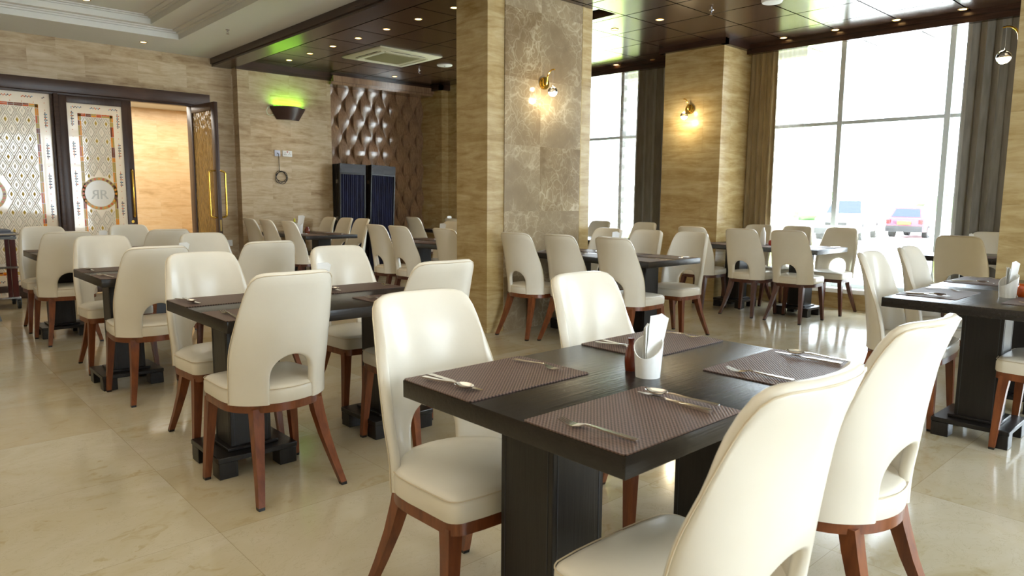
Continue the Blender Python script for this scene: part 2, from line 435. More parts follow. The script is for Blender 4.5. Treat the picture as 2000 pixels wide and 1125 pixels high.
# dark panelled ceiling with an open hatch next to the pillar
g = G()
hx0, hx1, hy0, hy1 = 5.62, 5.90, 4.86, 5.20
g.box(3.75, hx0, -4.5, 10.7, CZ, CZ+.08); g.box(hx1, 9.4, -4.5, 10.7, CZ, CZ+.08)
g.box(hx0, hx1, -4.5, hy0, CZ, CZ+.08); g.box(hx0, hx1, hy1, 10.7, CZ, CZ+.08)
struct('ceiling', g, 'dark_ceiling', 'glossy dark brown panelled ceiling')
g = G(); g.box(hx0-.02, hx1+.02, hy0-.02, hy1+.02, CZ+.45, CZ+.48)
for a in ((hx0-.02, hx0, hy0-.02, hy1+.02), (hx1, hx1+.02, hy0-.02, hy1+.02), (hx0, hx1, hy0-.02, hy0), (hx0, hx1, hy1, hy1+.02)): g.box(*a, CZ+.08, CZ+.46)
struct('ceiling_hatch', g, 'black_matte')
# white stepped ceiling
g = G()
def ring(x0, x1, y0, y1, X0, X1, Y0, Y1, z0, z1):
    g.box(X0, x0, Y0, Y1, z0, z1); g.box(x1, X1, Y0, Y1, z0, z1); g.box(x0, x1, Y0, y0, z0, z1); g.box(x0, x1, y1, Y1, z0, z1)
ex, ny, wx, sy = 3.0, 9.42, -2.2, -3.2
ring(wx, ex, sy, ny, -3.2, 3.76, -4.5, YB, 3.18, 3.26)
g.box(wx-.02, ex, sy-.02, sy+.0, 3.2, 3.3)
ring(wx+.02, ex-.035, sy+.02, ny-.035, wx-.1, ex+.06, sy-.1, ny+.06, 3.245, 3.262)
ring(wx+.07, ex-.09, sy+.07, ny-.08, wx-.1, ex+.06, sy-.1, ny+.06, 3.262, 3.275)
e2, n2 = 2.64, 9.25
ring(wx+.4, e2, sy+.4, n2, wx-.1, ex+.06, sy-.1, ny+.06, 3.275, 3.34)
ring(wx+.42, e2-.035, sy+.42, n2-.035, wx+.3, e2+.06, sy+.3, n2+.06, 3.34, 3.352)
ring(wx+.47, e2-.09, sy+.47, n2-.08, wx+.3, e2+.06, sy+.3, n2+.06, 3.352, 3.364)
g.box(wx-.1, ex+.06, sy-.1, ny+.06, 3.364, 3.42)
struct('ceiling_white', g, 'white_paint', 'white ceiling with stepped tray mouldings')

# dark beam between the two ceilings
g = G(); g.box(3.72, 3.98, -4.5, YB, 3.07, 3.20); g.box(3.70, 3.745, -4.5, YB, 3.10, 3.185)
struct('trim_1', g, 'moulding_wood')

# wall with the doors
g = G()
g.box(-3.2, .35, YB, YB+.25, 0, 3.3); g.box(.35, 3.46, YB, YB+.25, 2.60, 3.3); g.box(3.46, 4.02, YB, YB+.25, 0, 3.3)
struct('wall_back', g, 'travertine')
g = G(); g.box(4.0, 5.45, YP, YP+.43, 0, 3.2)
struct('wall_panelled', g, 'travertine', 'beige travertine wall carrying the green uplight')
g = G(); g.box(5.45, 7.4, 10.52, 10.6, 0, 3.2)
struct('wall_recess', g, 'moulding_wood')
g = G(); g.box(7.36, 9.4, 9.85, 10.7, 0, 3.2)
struct('wall_back_right', g, 'travertine_gold')
g = G(); g.box(-3.3, -3.2, -4.5, 12.3, 0, 3.4); struct('wall_left', g, 'travertine')
g = G(); g.box(-3.3, .6, -4.6, -4.45, 0, 3.4); g.box(.6, 5.2, -4.6, -4.45, 0, .2); g.box(.6, 5.2, -4.6, -4.45, 3.05, 3.4); g.box(5.2, 9.6, -4.6, -4.45, 0, 3.4)
struct('wall_south', g, 'travertine')
# corridor behind the doors
g = G(); g.box(-1.5, 5.3, 12.1, 12.2, 0, 2.75); g.box(-1.6, -1.5, YB+.25, 12.2, 0, 2.75); g.box(5.3, 5.4, 10.62, 12.2, 0, 2.75)
struct('wall_corridor', g, 'travertine_corridor')
g = G(); g.box(-1.6, 5.4, YB+.25, 12.2, 2.62, 2.72); struct('ceiling_corridor', g, 'white_paint')

# carved wooden wall: interlocking bulging slats, alternate rows out of step
def carved_wall():
    g = G(); w_, Lz = .138, .50; a, A = .028, .034; x0 = 5.45; nz = 88; n = 14
    for k in range(n):
        sg = 1 if k % 2 == 0 else -1
        cx = x0+.5*w_+k*w_; rings = []
        for i in range(nz+1):
            z = .02+i*(3.06/nz); ph = cos(2*PI*z/Lz)*sg
            hw = w_/2+a*ph; yb = 10.42-A*(ph*.9); r = []
            for q in range(7):
                u = -1+2*q/6; r.append((cx+u*hw, yb+.003*u*u, z))
            r.append((cx+hw, yb+.05, z)); r.append((cx-hw, yb+.05, z)); rings.append(r)
        g.loft(rings, True, True)
    o = obj('carved_wall_panel', g, 'carved_wood', ang=30)
    tag(o, 'brown carved wood wall panel with interlocking wavy slats in the back recess', 'wall panel')
carved_wall()
g = G(); g.box(5.45, 7.38, 10.06, 10.5, 3.04, 3.13); g.box(5.43, 7.38, 10.10, 10.5, 3.0, 3.04)
struct('trim_2', g, 'carved_wood')
g = G(); g.box(3.98, 5.45, YP-.06, YP, 3.08, 3.17); g.box(3.98, 5.45, YP-.03, YP, 3.05, 3.08)
g.box(5.43, 7.4, YP-.08, YP+.1, 3.12, 3.17)
g.box(7.30, 9.3, 9.79, 9.85, 3.08, 3.17); g.box(7.30, 7.36, 9.79, 10.5, 3.08, 3.17)
struct('trim_3', g, 'moulding_wood')

# marble pillar in the middle
P1 = (4.19, 5.59, 4.92, 5.37)
g = G(); g.box(P1[0], P1[1], P1[2], P1[3], 0, CZ)
o = struct('wall_pillar_centre', g, 'travertine_gold', 'travertine pillar with a brown marble face in the middle of the room')
g = G(); g.box(4.39, 5.43, P1[2]-.012, P1[2]+.02, 0, CZ-.001)
obj('marble_facing', g, 'emperador', o)
g = G(); g.box(5.43, 5.436, P1[2]-.013, P1[2], 0, CZ-.001)
obj('marble_edge', g, 'brass_plate', o)
# right pillar
g = G(); g.box(5.71, 7.1, .80, 1.29, 0, CZ)
struct('wall_pillar_right', g, 'travertine_gold', 'travertine pillar at the right edge of the room')
# pillars in the window wall
def wbox(g, y0, y1, o0, o1, z0, z1, mi=None):
    return g.hexa([wp(y0, o0), wp(y0, o1), wp(y1, o1), wp(y1, o0)], z0, z1, mi)
def P2pts(y0, y1): return [(7.68+.02, y0), (8.95, y0), (8.95, y1), (7.64, y1)]
g = G(); g.hexa(P2pts(4.68, 5.48), 0, CZ)
struct('wall_pillar_window', g, 'travertine_gold', 'travertine pillar standing between the two windows')
g = G(); g.hexa([(7.9, .55), (9.2, .55), (9.2, 1.35), (7.9, 1.35)], 0, CZ); g.hexa([(7.9, -4.5), (9.4, -4.5), (9.4, -3.5), (7.9, -3.5)], 0, CZ)
g.hexa([(7.5, 8.8), (9.2, 8.8), (9.2, 9.86), (7.5, 9.86)], 0, CZ)
struct('wall_right_piers', g, 'travertine_gold')
g = G()
wbox(g, -4.5, 9.9, .0, .34, 0, .19); wbox(g, -4.5, 9.9, .0, .40, CZ-.02, 3.5)
struct('wall_right', g, 'travertine_gold')
g = G(); wbox(g, -3.5, .55, -.03, .34, .19, .24); wbox(g, 1.35, 4.68, -.03, .34, .19, .24); wbox(g, 5.48, 8.8, -.03, .34, .19, .24)
struct('trim_4', g, 'sill', 'white window sill along the low wall')
# crown moulding round the window side
g = G()
for a, b in ((-3.5, .55), (1.35, 4.68), (5.48, 8.8)):
    wbox(g, a, b, -.06, .02, 3.06, 3.17); wbox(g, a, b, -.09, .0, 3.12, 3.17)
g.hexa([(7.62, 4.62), (7.70, 4.62), (7.66, 5.54), (7.58, 5.54)], 3.10, 3.17)
g.hexa([(7.62, 4.62), (8.28, 4.62), (8.28, 4.69), (7.62, 4.69)], 3.10, 3.17)
g.hexa([(7.60, 5.47), (8.25, 5.47), (8.25, 5.54), (7.60, 5.54)], 3.10, 3.17)
struct('trim_5', g, 'moulding_wood')
# windows
def window(n, ya, yb, mulls):
    fr = G(); wbox(fr, ya, yb, .16, .22, .24, .29); wbox(fr, ya, yb, .16, .22, 3.10, CZ); wbox(fr, ya, yb, .15, .21, 2.15, 2.19)
    for m in mulls: wbox(fr, m-.028, m+.028, .14, .22, .24, 3.15)
    o = struct('window_%d' % n, fr, 'frame_metal', ['', 'far tall window beyond the middle pillar', 'large gridded window overlooking the parked cars', 'tall window further right'][n])
    ms = [ya]+list(mulls)+[yb]
    for a, b in zip(ms[:-1], ms[1:]):
        if b-a < .1: continue
        p = G(); wbox(p, a, b, .18, .186, .26, 3.15); obj('window_pane', p, 'window_glass', o)
    return o
window(1, 5.5, 8.8, (6.68, 7.8))
window(2, 1.35, 4.66, (3.59, 2.49, 4.62, 1.4)[:2][::-1])
window(3, -3.5, .55, (-2.4, -1.0, .4))
fr = G(); fr.box(.6, 5.2, -4.56, -4.5, .2, .26)
for x in (.6, 1.7, 2.85, 4.0, 5.15): fr.box(x, x+.05, -4.56, -4.5, .2, 3.05)
fr.box(.6, 5.2, -4.56, -4.5, 2.15, 2.2)
o = struct('window_4', fr, 'frame_metal'); p = G(); p.box(.6, 5.2, -4.53, -4.525, .2, 3.05); obj('window_pane', p, 'window_glass', o)

# ------------------------------------------------------------------ curtains
def curtain(name, y0, y1, o0, pleats, amp, mat, label, z0=.26, z1=3.12, group=None, lean=0.0, fine=1):
    g = G(); n = pleats*10; nz = 10; rings = []
    for k in range(nz+1):
        z = z0+(z1-z0)*k/nz; r = []
        for s_ in (0, 1):
            rng = range(n+1) if s_ == 0 else range(n, -1, -1)
            for i in rng:
                t = i/n; ph = 2*PI*pleats*t
                am = amp*(1-.35*(k/nz))*(1+.3*sin(ph*.37+1))
                yy = y0+(y1-y0)*t+.25*amp*sin(ph*2+.6)+lean*(1-k/nz)*(t-.5)
                x, y = wp(yy, o0+am*sin(ph)+.01*sin(3*t+k*.4)+(.006 if s_ else 0)); r.append((x, y, z))
        rings.append(r)
    g.loft(rings, True, True)
    o = obj(name, g, mat, ang=80); tag(o, label, 'curtain', group); return o
curtain('window_curtain', 4.33, 4.685, .07, 5, .035, 'curtain_gold', 'golden beige gathered curtain between the window pillar and the large window')
curtain('window_curtain', 1.42, 2.34, .05, 7, .048, 'curtain_grey', 'dark grey gathered curtain at the right side of the large window')
curtain('window_curtain', 5.5, 6.36, .06, 6, .045, 'curtain_grey', 'grey brown gathered curtain left of the window pillar with the lit sconce')
curtain('sheer_curtain', 4.0, 4.42, .125, 7, .012, 'sheer', 'thin see-through white curtain gathered at the left of the large window')
curtain('sheer_curtain', 6.34, 6.70, .125, 6, .012, 'sheer', 'thin see-through white curtain at the right of the far window')

# ------------------------------------------------------------------ glass doors
def diamond(g, cx, y, cz, hw, hh, t, mi=None):
    g.add([(cx-hw, y, cz), (cx, y, cz-hh), (cx+hw, y, cz), (cx, y, cz+hh), (cx, y-t, cz)], [[0, 1, 4], [1, 2, 4], [2, 3, 4], [3, 0, 4], [0, 3, 2, 1]], mi)
def bar(g, p, q, y, wd, t, mi=None):
    d = Vector((q[0]-p[0], 0, q[1]-p[1])).normalized(); n = Vector((-d.z, 0, d.x))*wd
    a = Vector((p[0], y, p[1])); b = Vector((q[0], y, q[1])); up = Vector((0, -t, 0))
    g.add([tuple(v) for v in (a-n, a+n, b+n, b-n, a+up, b+up)], [[0, 4, 5, 3], [1, 2, 5, 4], [0, 1, 4], [3, 5, 2], [0, 3, 2, 1]], mi)
def art_panel(parent, x0, x1, z0, z1, y, ring_c, mg=(.115, .115, .16), rr=.205, mat='art_glass'):
    p = G().box(x0, x1, y, y+.012, z0, z1); gl = obj('glass_pane', p, mat, parent)
    ix0, ix1, iz0, iz1 = x0+mg[0], x1-mg[1], z0+mg[2], z1-mg[2]
    b = G()      # amber mosaic border
    z = iz0
    while z < iz1:
        h = random.choice((.06, .09, .13)); h = min(h, iz1-z)
        for xa, xb in ((ix0, ix0+.016), (ix0+.018, ix0+.036), (ix1-.036, ix1-.018), (ix1-.016, ix1)):
            b.box(xa, xb, y-.004, y, z, z+h-.003, random.choice((0, 0, 1, 2, 3, 3)))
        z += h
    x = ix0
    while x < ix1:
        h = random.choice((.06, .09)); h = min(h, ix1-x)
        for za, zb in ((iz0, iz0+.016), (iz0+.018, iz0+.036), (iz1-.036, iz1-.018), (iz1-.016, iz1)):
            b.box(x, x+h-.003, y-.004, y, za, zb, random.choice((0, 1, 1, 2, 3)))
        x += h
    obj('mosaic_border', b, ['art_amber', 'art_orange', 'art_brown', 'art_gold'], gl)
    b = G()      # bead rows
    mx = mg[0]*.45
    k = 0; z = z0+.06
    while z < z1-.05:
        on = (k % 22) < 11
        for bx in (x0+mx, x1-mx):
            if on:
                for s_ in (-.011, 0, .011):
                    if (k+int(s_*100)) % 2 == 0 or s_ == 0: diamond(b, bx+s_+(.005 if k % 2 else 0), y, z, .0075, .0085, .003, random.choice((0, 0, 1, 2, 0)))
            elif k % 5 == 2: diamond(b, bx, y, z, .005, .006, .003, 2)
        z += .017; k += 1
    x = x0+mx; k = 0
    while x < x1-mx:
        if (k % 14) < 8:
            for bz in (z1-mx*.9, z0+mx*.9): diamond(b, x, y, bz+(.005 if k % 2 else -.005), .0075, .0095, .003, random.choice((0, 1, 2)))
        x += .015; k += 1
    obj('bead_row', b, ['art_navy', 'art_blue', 'art_orange'], gl)
    # lattice relief and gold diamonds
    la, go = G(), G()
    cx = (ix0+ix1)/2; pw, ph = .117, .222
    lx0, lx1, lz0, lz1 = ix0+.045, ix1-.045, iz0+.045, iz1-.045
    def clip(pa, pb):
        # liang-barsky to the lattice rectangle
        dx, dz = pb[0]-pa[0], pb[1]-pa[1]; t0, t1 = 0, 1
        for pp, qq in ((-dx, pa[0]-lx0), (dx, lx1-pa[0]), (-dz, pa[1]-lz0), (dz, lz1-pa[1])):
            if abs(pp) < 1e-9:
                if qq < 0: return None
                continue
            t = qq/pp
            if pp < 0: t0 = max(t0, t)
            else: t1 = min(t1, t)
        return None if t0 >= t1 else ((pa[0]+dx*t0, pa[1]+dz*t0), (pa[0]+dx*t1, pa[1]+dz*t1))
    nr = int((lz1-lz0)/(ph/2))+2; nc = int((lx1-lx0)/(pw/2))+2
    zc = ring_c[1]
    for i in range(-nr, nr+1):
        for j in range(-nc, nc+1):
            if (i+j) % 2: continue
            x = cx+j*pw/2; z = zc+i*ph/2
            inside = lx0-pw*.5 < x < lx1+pw*.5 and lz0-ph*.5 < z < lz1+ph*.5
            if not inside: continue
            if (x-ring_c[0])**2+(z-ring_c[1])**2 < (rr+.03)**2: continue
            for sc, wd, tt in ((1.0, .006, .006), (.66, .0035, .004)):
                hw, hh = pw/2*sc, ph/2*sc
                pts = [(x-hw, z), (x, z-hh), (x+hw, z), (x, z+hh)]
                for q in range(4):
                    c_ = clip(pts[q], pts[(q+1) % 4])
                    if c_ and min((c_[0][0]-ring_c[0])**2+(c_[0][1]-ring_c[1])**2, (c_[1][0]-ring_c[0])**2+(c_[1][1]-ring_c[1])**2) > rr*rr: bar(la, c_[0], c_[1], y, wd, tt, 0 if sc == 1 else 1)
            if lx0+.01 < x < lx1-.01 and lz0 < z < lz1: diamond(go, x, y, z, .015, .032, .006, 0 if i % 2 == 0 else 1)
            if lx0 < x+pw/2 < lx1: diamond(go, x+pw/2, y-.003, z, .006, .006, .003, 2)
    obj('lattice_relief', la, ['art_relief', 'lattice_grey'], gl)
    obj('gold_inlay', go, ['art_gold', 'art_relief', 'art_orange'], gl)
    # medallion
    rg = G(); n = 24
    for i in range(n):
        a = 2*PI*i/n; c_, s_ = cos(a), sin(a)
        def pt(rr_, da): return (ring_c[0]+rr_*cos(a+da), y-.006, ring_c[1]+rr_*sin(a+da))
        dd = PI/n
        rg.add([pt(rr-.034, 0), pt(rr-.017, dd*.8), pt(rr, 0), pt(rr-.017, -dd*.8)], [[0, 1, 2, 3]], random.choice((0, 1, 2)))
        rg.add([(v[0], y-.004, v[2]) for v in (pt(rr-.036, -dd), pt(rr-.036, dd), pt(rr+.004, dd), pt(rr+.004, -dd))], [[0, 1, 2, 3]], 3)
    obj('medallion_ring', rg, ['art_amber', 'art_orange', 'art_brown', 'art_gold'], gl)
    md = G().disc_y(ring_c[0], y-.005, ring_c[1], rr-.036, .005, 40); obj('medallion', md, 'art_relief', gl)
    for mir in (1, -1):
        cu = bpy.data.curves.new('monogram', 'FONT'); cu.body = 'R'; cu.size = .17; cu.extrude = .0015; cu.align_x = 'LEFT'
        cu.materials.append(M['lattice_grey'])
        t = bpy.data.objects.new('monogram_letter', cu); C.objects.link(t); t.parent = gl
        t.rotation_euler = (PI/2, 0, 0); t.scale = (mir, 1, 1); t.location = (ring_c[0]+(-.005 if mir > 0 else -.0), y-.008, ring_c[1]-.07)

yf = YB-.02     # frame face
# frame (door_1): header, mullion, jamb, left fixed light
g = G()
g.rbox(.28, 3.64, YB-.10, YB+.02, 2.515, 2.665, .006); g.rbox(.28, 3.60, YB-.06, YB+.05, 2.49, 2.52, .004)
g.rbox(1.745, 1.775, YB-.04, YB+.06, .0, 2.50, .004); g.rbox(1.775, 1.825, YB-.09, YB+.06, .0, 2.50, .005)
g.rbox(.28, .36, YB-.06, YB+.08, 0, 2.5, .004); g.rbox(.36, 1.75, YB-.04, YB+.06, 0, .16, .004)
g.rbox(3.385, 3.48, YB-.03, YB+.10, 0, 2.50, .004)
o = struct('door_1', g, 'door_wood_h', 'dark wooden frame of the glass entrance doors'); D1 = o
art_panel(o, .36, 1.745, .16, 2.49, YB+.01, (1.03, 1.27), (.12, .12, .13), .205)
# closed leaf
g = G(); x0, x1 = 1.83, 2.645
g.rbox(x0, x0+.085, YB-.045, YB+.005, .01, 2.49, .004); g.rbox(x1-.115, x1, YB-.045, YB+.005, .01, 2.49, .004)
g.rbox(x0+.085, x1-.115, YB-.045, YB+.005, 2.405, 2.49, .004); g.rbox(x0+.085, x1-.115, YB-.045, YB+.005, .01, .20, .004)
leaf = struct('door_2', g, 'door_wood', 'closed door leaf with cream mosaic glass and brass handle')
art_panel(leaf, x0+.085, x1-.115, .20, 2.405, YB-.025, (2.222, 1.285), (.115, .105, .12), .205)
def pull(parent, x, y, z0, z1, dirn, off=.06):
    dx, dy = dirn; pts = [(x, y, z0)]
    for k in range(5):
        a = PI/2*k/4; pts.append((x+dx*(off*sin(a)*.999), y+dy*(off*sin(a)), z0-.0+(-.03+.03*(1-cos(a)) if False else .03*(1-cos(a))-.0)))
    pts2 = [(p[0], p[1], z0+z1-p[2]) for p in pts[::-1]]
    g = G().tube(pts+pts2, .013, 10); obj('door_handle', g, 'brass', parent)
pull(leaf, 2.60, YB-.045, .98, 1.60, (0, -1)); 
g = G().disc_y(2.585, YB-.052, .92, .018, .01, 20); obj('door_lock', g, 'brass', leaf)
# open leaf, swung into the room
lf = thing('door_3', 'open door leaf with brass handles swung into the room', 'door', (3.39, YB-.03, 0), rad(5), kind='structure')
g = G(); L = .78; t = .025
g.rbox(-t, t, -L, -L+.10, .01, 2.49, .004); g.rbox(-t, t, -.09, 0, .01, 2.49, .004); g.rbox(-t, t, -L+.1, -.09, 2.39, 2.49, .004); g.rbox(-t, t, -L+.1, -.09, .01, .20, .004)
obj('door_frame', g, 'door_wood', lf)
g = G().box(-.006, .006, -L+.1, -.09, .2, 2.39); obj('glass_pane', g, 'textured_glass', lf)
for s_ in (1, -1):
    pull(lf, s_*t, -L+.045, .98, 1.60, (s_, 0), .085)
g = G().box(-.012, .012, -L-.004, -L, .80, .95); obj('lock_plate', g, 'brass_plate', lf)

# ------------------------------------------------------------------ corridor light
def lamp_point(name, loc, col, power, r=.05, parent=None):
    l = bpy.data.lights.new(name, 'POINT'); l.energy = power; l.color = col; l.shadow_soft_size = r
    o = bpy.data.objects.new(name, l); C.objects.link(o); o.location = loc
    if parent: o.parent = parent
    return o
def lamp_area(name, loc, rot, sx, sy, col, power):
    l = bpy.data.lights.new(name, 'AREA'); l.shape = 'RECTANGLE'; l.size = sx; l.size_y = sy; l.energy = power; l.color = col
    o = bpy.data.objects.new(name, l); C.objects.link(o); o.location = loc; o.rotation_euler = rot; return o
lamp_area('corridor_lamp', (2.2, 11.3, 2.6), (0, 0, 0), 5.0, .8, (1.0, .94, .84), 100)
# added unseen warm fill lamp in the white tray, brightens the left side
lamp_area('tray_fill', (.2, 3.0, 3.35), (0, 0, 0), 3.0, 6.0, (1.0, .88, .70), 65)

# ================================================================== CHAIR
def seat_outline(n=56, inset=0.0):
    pts = []; a = .224-inset; yr = -.203+inset; yf_ = .232-inset; cr = .045-inset*.5
    # front right corner -> front left corner -> rear ellipse
    def arc(cx, cy, r, a0, a1, k): return [(cx+r*cos(a0+(a1-a0)*i/k), cy+r*sin(a0+(a1-a0)*i/k)) for i in range(k+1)]
    fw = a-.010
    pts += arc(fw-cr, yf_-cr, cr, 0, PI/2, 5)
    for i in range(1, 6): x = (fw-cr)*(1-2*i/6); pts.append((x, yf_+.008*(1-(x/fw)**2)))
    pts += arc(-fw+cr, yf_-cr, cr, PI/2, PI, 5)
    pts += [(-a+.004, .09), (-a, .03)]
    for i in range(0, 25):
        th = PI*i/24; pts.append((-a*cos(th), -.01+(yr+.01)*sin(th)))
    pts += [(a, .03), (a-.004, .09)]
    return pts
def smoothstep(a, b, x):
    t = max(0, min(1, (x-a)/(b-a))); return t*t*(3-2*t)
def interp(tab, z):
    n = len(tab)
    def slope(i):
        a, b = max(i-1, 0), min(i+1, n-1); return (tab[b][1]-tab[a][1])/(tab[b][0]-tab[a][0])
    for i in range(n-1):
        (z0, v0), (z1, v1) = tab[i], tab[i+1]
        if z <= z1 or i == n-2:
            h = z1-z0; t = max(0, min(1.2, (z-z0)/h)); m0, m1 = slope(i)*h, slope(i+1)*h
            return (2*t**3-3*t*t+1)*v0+(t**3-2*t*t+t)*m0+(-2*t**3+3*t*t)*v1+(t**3-t*t)*m1
WT = [(.38, .216), (.48, .217), (.60, .214), (.72, .202), (.84, .190), (.95, .177)]
DT = [(.38, .186), (.50, .180), (.60, .135), (.70, .095), (.80, .070), (.95, .050)]
CT = [(.38, -.192), (.48, -.194), (.60, -.204), (.72, -.218), (.84, -.238), (.95, -.274)]
TT = [(.38, 70), (.50, 70), (.60, 76), (.72, 84), (.84, 88), (.95, 89)]
def shell_pt(u, z):
    w_, d, c = interp(WT, z), interp(DT, z), interp(CT, z)
    th = u*rad(interp(TT, z)); s_ = sin(th)
    e = 1-cos(th); q = abs(s_)**2.3; b = smoothstep(.50, .85, z)
    return Vector((w_*s_, c+d*(e*(1-b)+q*b), z))
def shell_n(u, z):
    du = shell_pt(min(u+.01, 1), z)-shell_pt(max(u-.01, -1), z); dz = shell_pt(u, z+.005)-shell_pt(u, z-.005)
    n = du.cross(dz).normalized(); return n   # points to the rear (outside)
def build_shell():
    zb, zm, zt = .402, .50, .946; uh = .40; R_h = .118
    lines = []
    NL = 5; NA = 44
    sw = .24
    for i in range(NL): z = zb+(zm-zb)*i/NL; lines.append(((-uh, z), (-1, z)))
    for i in range(NA+1):
        ph = PI-PI*i/NA; cx, cz = cos(ph), sin(ph)
        inn = (uh*cx, zm+R_h*cz)
        H_ = zt-zm; n = 5.6
        # ray from (0, zm) in metric space
        X, Z = cx*sw, cz*H_; 
        dx, dz = cos(ph), sin(ph)
        k = ((abs(dx)/sw)**n+(abs(dz)/H_)**n)**(-1/n)
        # blend angle so that the sides get evenly spread lines
        out = (dx*k/sw, zm+dz*k)
        lines.append((inn, out))
    for i in range(NL-1, -1, -1): z = zb+(zm-zb)*i/NL; lines.append(((uh, z), (1, z)))
    th = .017; NR = 9; rings = []; edge = []
    for (a, b) in lines:
        P = []; 
        for k in range(NR+1):
            r = k/NR; u = a[0]+(b[0]-a[0])*r; z = a[1]+(b[1]-a[1])*r; P.append((shell_pt(u, z), shell_n(u, z)))
        d_out = (P[-1][0]-P[-2][0]).normalized(); d_in = (P[0][0]-P[1][0]).normalized()
        ring = [tuple(p+n*th) for p, n in P]
        p, n = P[-1]
        for q in (45, 90, 135): ring.append(tuple(p+n*th*cos(rad(q))+d_out*th*.9*sin(rad(q))))
        ring += [tuple(p-n*th) for p, n in P[::-1]]
        p, n = P[0]
        for q in (135, 90, 45): ring.append(tuple(p+n*th*cos(rad(q))+d_in*th*.7*sin(rad(q))))
        rings.append(ring)
        p, n = P[-1]; edge.append(tuple(p+n*th*.92+d_out*th*.5))
    g = G().loft(rings, True, True)
    pg = G().tube(edge, .0022, 5)
    return g, pg
def front_leg(s_):
    g = G(); rings = []
    for z, cx, cy, h in ((.385, .186, .182, .023), (.30, .193, .190, .0205), (.012, .216, .205, .0135), (0, .216, .205, .0125)):
        rings.append([(s_*(cx+dx*h), cy+dy*h, z) for dx, dy in ((-1, -1), (1, -1), (1, 1), (-1, 1))])
    g.loft(rings[:3], True, True, 0); g.loft(rings[2:], True, True, 1); return g
def rear_leg(s_):
    g = G(); rings = []
    for z, cx, cy, h in ((.385, .135, -.135, .024), (.32, .140, -.150, .023), (.22, .153, -.180, .0195), (.11, .171, -.222, .016), (.012, .190, -.262, .0135), (0, .191, -.265, .0125)):
        rings.append([(s_*(cx+dx*h), cy+dy*h, z) for dx, dy in ((-1, -1), (1, -1), (1, 1), (-1, 1))])
    g.loft(rings[:5], True, True, 0); g.loft(rings[4:], True, True, 1); return g
def make_chair(name, wood_):
    t = thing(name, '', 'chair')
    g = G(); rings = []
    for ins, z in ((.002, .404), (0, .412), (0, .452), (.004, .464), (.013, .473), (.026, .478), (.08, .486), (.15, .490)):
        rings.append([(x, y, z) for x, y in seat_outline(inset=0)]); 
        k = 1-ins/.224; cy0 = -.005
        rings[-1] = [(x*k, cy0+(y-cy0)*(1-ins/.2), z) for x, y, _ in rings[-1]]
    g.loft(rings, True, True); obj('seat', g, 'leather', t, ang=60)
    g = G(); ol = [(x*(1-.001/.224), (y+.005)*(1-.001/.2)-.005) for x, y in seat_outline()]
    pr = G().tube([(x, y, .4655) for x, y in ol], .002, 5, closed=True); obj('seat_piping', pr, 'piping', t)
    g.hexa([(x*.985, y*.985) for x, y in ol], .368, .405); obj('seat_frame', g, wood_, t)
    sg, pg = build_shell(); obj('backrest', sg, 'leather', t, ang=60); obj('backrest_piping', pg, 'piping', t, ang=80)
    for s_ in (1, -1):
        obj('leg', front_leg(s_), [wood_, 'black'], t); obj('leg', rear_leg(s_), [wood_, 'black'], t)
    return t
protos = [make_chair('dining_chair', 'leg_wood'), make_chair('dining_chair', 'leg_wood_dark')]
used = [False, False]
ROT = {'N': 0, 'E': -PI/2, 'S': PI, 'W': PI/2}
def chair(cx, cy, f, label, group, dr=0, k=0):
    rz = ROT[f]+rad(dr)
    if not used[k]:
        used[k] = True; o = protos[k]; o.location = (cx, cy, 0); o.rotation_euler = (0, 0, rz); o['label'] = label; o['group'] = group; return o
    return dup(protos[k], label, (cx, cy, 0), rz, group)

# ================================================================== TABLES
def make_table(lx, ly, cols, name='dining_table'):
    """lx, ly full sizes; cols = list of pedestal centres (x, y)"""
    t = thing(name, '', 'table')
    g = G().rbox(-lx/2, lx/2, -ly/2, ly/2, .70, .75, .0025, 2); 
    obj('tabletop', g, 'table_wood', t)
    for (px, py) in cols:
        g = G().rbox(px-.095, px+.095, py-.095, py+.095, .10, .70, .002, 1)
        pc = obj('pedestal', g, 'table_wood_v', t)
        gg = G()
        for s1 in (-1, 1):
            for s2 in (-1, 1):
                gg.box(px+s1*.0955-.0006, px+s1*.0955+.0006, py+s2*.078-.0012, py+s2*.078+.0012, .11, .69)
                gg.box(px+s2*.078-.0012, px+s2*.078+.0012, py+s1*.0955-.0006, py+s1*.0955+.0006, .11, .69)
        obj('pedestal_groove', gg, 'header_lattice', pc)
        g = G().rbox(px-.185, px+.185, py-.18, py+.18, .075, .10, .003, 1); g.rbox(px-.12, px+.12, py-.12, py+.12, .10, .115, .003, 1)
        obj('base_plate', g, 'table_wood_v', t)
        for s1 in (-1, 1):
            for s2 in (-1, 1):
                g = G().rbox(px+s1*.140-.042, px+s1*.140+.042, py+s2*.135-.042, py+s2*.135+.042, 0, .076, .003, 1); obj('foot', g, 'table_wood_v', t)
    return t
TPROTO = {}
def table(key, lx, ly, cols, loc, rz, label, group=None):
    if key not in TPROTO:
        t = make_table(lx, ly, cols); TPROTO[key] = t; t.location = (*loc, 0); t.rotation_euler = (0, 0, rz); t['label'] = label
        if group: t['group'] = group
        return t
    return dup(TPROTO[key], label, (*loc, 0), rz, group)

